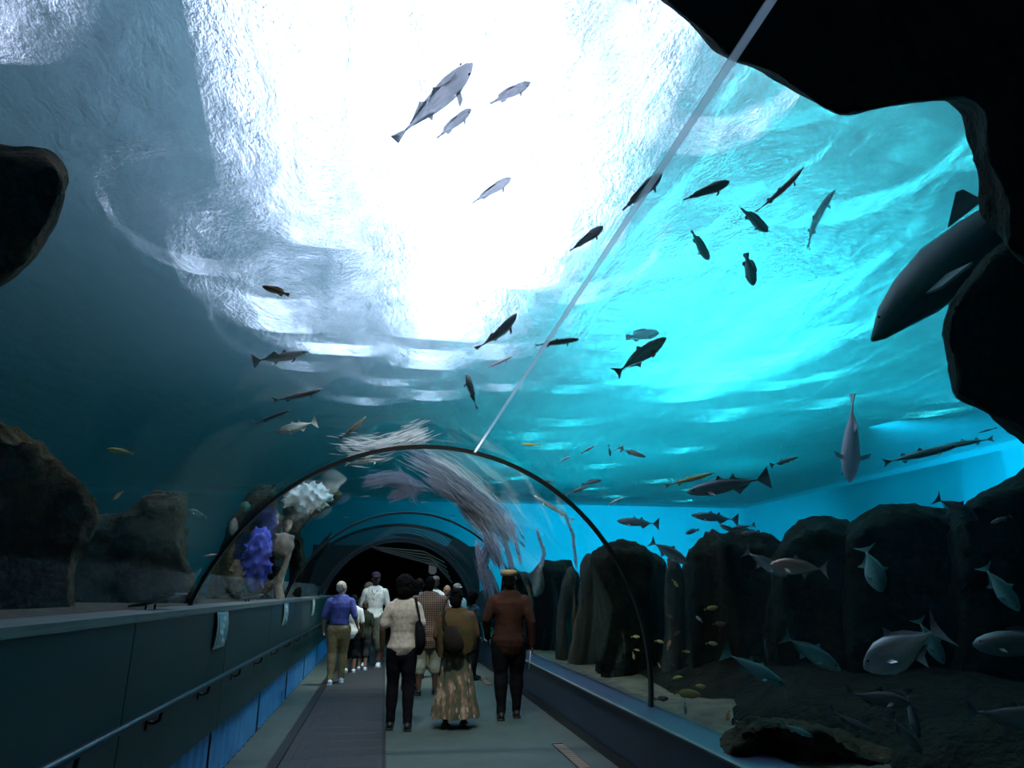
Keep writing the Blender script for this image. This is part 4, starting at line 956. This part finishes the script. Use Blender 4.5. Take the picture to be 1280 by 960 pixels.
# man in the brown jacket
w3 = person('man in a dark brown jacket, black trousers and flat tan cap, back turned', (636,898), (632,716), -6, skin=m_skin_d, hair='short', top_m=m_brown, sleeve='long', top_len=.86, legs_m=m_black_cl, shoe_m=m_shoe,
            stride=-.08, spread=.10, build=1.22, armL=((-.30,-.06,1.16),(-.27,.08,.95)), armR=((.29,-.05,1.14),(.30,.0,.86)), voxel=.011)
cap(w3, m_tan, True)
bm = bmesh.new(); w_ = w3.wri[1]*w3.s
v = box(bm, w_.x-.01, w_.x-.006, w_.y-.02, w_.y+.06, w_.z-.30, w_.z-.075)
for q in bm.verts: q.co.x += (q.co.z-w_.z)*.12
held('folded_leaflet', w3, bm, mat('paper', (.75,.78,.8), .6), 'folded white leaflet in the hand of the man in the tan cap', 'leaflet').data.materials[0].use_nodes
# man in the blue shirt
w4 = person('grey-haired man in a blue shirt and khaki trousers by the teal parapet', (419,855), (414,727), 2, skin=m_skin_l, hair='grey_short', hairm=m_hairgrey, top_m=m_bluesh, sleeve='short', top_len=.95, legs_m=m_khaki, shoe_m=m_shoew,
            stride=-.12, spread=.09, build=1.12, armL=((-.28,-.03,1.15),(-.28,.10,.93)), armR=((.27,-.06,1.15),(.33,.06,.97)), headturn=-50)
bm = bmesh.new(); loft(bm, [(0,0,1.0),(0,0,1.03)], [(.178,.130)]*2, seg=20, round_ends=False)
for v in bm.verts: v.co *= w4.s
from_bm('belt', bm, m_black_cl, w4.g, True)
# man facing the camera in a dark red cap
w5 = person('tall man in a white T-shirt and dark red cap facing this way', (464,834), (463,717), 172, skin=m_skin_d, hair='short', top_m=m_whitecl, sleeve='short', top_len=.90, legs_m=cloth('jean_shorts', (.09,.10,.08)), leg_len='knee', shoe_m=m_shoew,
            stride=.06, spread=.14, build=1.1, voxel=.014, headturn=20)
cap(w5, m_red)
bm = bmesh.new(); loft(bm, [(-.05,.065,1.49),(-.05,.11,1.42),(0,.135,1.36),(.05,.11,1.42),(.05,.065,1.49)], [.008]*5, seg=6)
for v in bm.verts: v.co *= w5.s
from_bm('necklace', bm, mat('neck_cord', (.03,.03,.03), .5), w5.g, True)
# woman behind him with long fair hair
w6 = person('fair-haired person half hidden behind the man in the dark red cap', (455,828), (452,730), 150, skin=m_skin_l, hair='full', hairm=mat('hair_tan', (.22,.14,.07), .8), top_m=m_beige, sleeve='short', legs_m=m_navy, shoe_m=m_shoe, voxel=.016, stride=.03)
w7 = person('child in a white T-shirt and dark shorts beside the khaki trousers', (437,841), (437,744), 0, skin=m_skin_m, hair='short', top_m=m_whitecl, sleeve='short', top_len=.86, legs_m=m_black_cl, leg_len='knee', shoe_m=m_shoew, voxel=.014, stride=.08)
w8 = person('child in dark clothes walking beside the child in the white T-shirt', (452,838), (450,752), -6, skin=m_skin_m, hair='short', hairm=m_hairbrown, top_m=m_dgreen, sleeve='short', top_len=.86, legs_m=cloth('dark_shorts', (.03,.03,.03)), leg_len='knee', shoe_m=m_shoew, voxel=.014, stride=.08)
bm = bmesh.new(); q = w8.wri[-1]*w8.s
loft(bm, [q+V3((-.03,.0,-.05)), q+V3((-.035,0,-.06)), q+V3((-.05,0,-.075))], [(.14,.13),(.15,.14),(.08,.08)], side=(0,1,0), seg=20)
held('straw_hat', w8, bm, mat('straw', (.30,.20,.09), .8, var=.3, scale=30), 'small straw hat held low between the two children', 'hat')
# person in the checked shirt
w9 = person('person in a checked shirt and pale shorts ahead of the two women', (533,868), (536,722), 0, skin=m_skin_d, hair='short', hairm=m_hairblack, top_m=check_mat(), sleeve='short', top_len=.80, legs_m=cloth('pale_shorts', (.32,.34,.26)), leg_len='knee', shoe_m=m_shoe,
            stride=-.05, spread=.13, build=1.3, voxel=.013)
# woman in dark top just behind the blouse
w10 = person('dark-haired person in a pale striped top just past the white blouse', (512,862), (508,728), 3, skin=m_skin_d, hair='full', top_m=cloth('pale_stripe', (.28,.28,.26)), sleeve='short', legs_m=m_navy, shoe_m=m_shoe, voxel=.014, stride=.03, build=.95)
w11 = person('person in white at the far side of the checked shirt, dark hair', (520,847), (525,724), 0, skin=m_skin_d, hair='short', top_m=m_whitecl, sleeve='short', legs_m=m_navy, shoe_m=m_shoe, voxel=.016)
w12 = person('person in white standing farther on, hat turned to the portal', (541,837), (538,722), 0, skin=m_skin_m, hair='short', hairm=m_hairbrown, top_m=m_whitecl, sleeve='short', legs_m=m_khaki, shoe_m=m_shoe, voxel=.016)
cap(w12, cloth('grey_cap', (.10,.09,.08)))
w13 = person('bald man in white looking this way past the shawled woman', (556,845), (556,732), 185, skin=m_skin_m, top_m=m_whitecl, sleeve='short', legs_m=m_navy, shoe_m=m_shoe, voxel=.013)
w14 = person('person in white with a light cap next to the bald man', (569,833), (568,731), 200, skin=m_skin_l, hair='short', hairm=m_hairgrey, top_m=m_whitecl, sleeve='short', legs_m=m_navy, shoe_m=m_shoe, voxel=.016)
cap(w14, cloth('cream_cap', (.40,.38,.30)))
w15 = person('person in dark blue glancing sideways beyond the shawled woman', (590,850), (588,740), -60, skin=m_skin_m, hair='full', top_m=cloth('dark_blue_cloth', (.02,.05,.06)), sleeve='long', legs_m=m_black_cl, shoe_m=m_shoe, voxel=.014, build=.95)
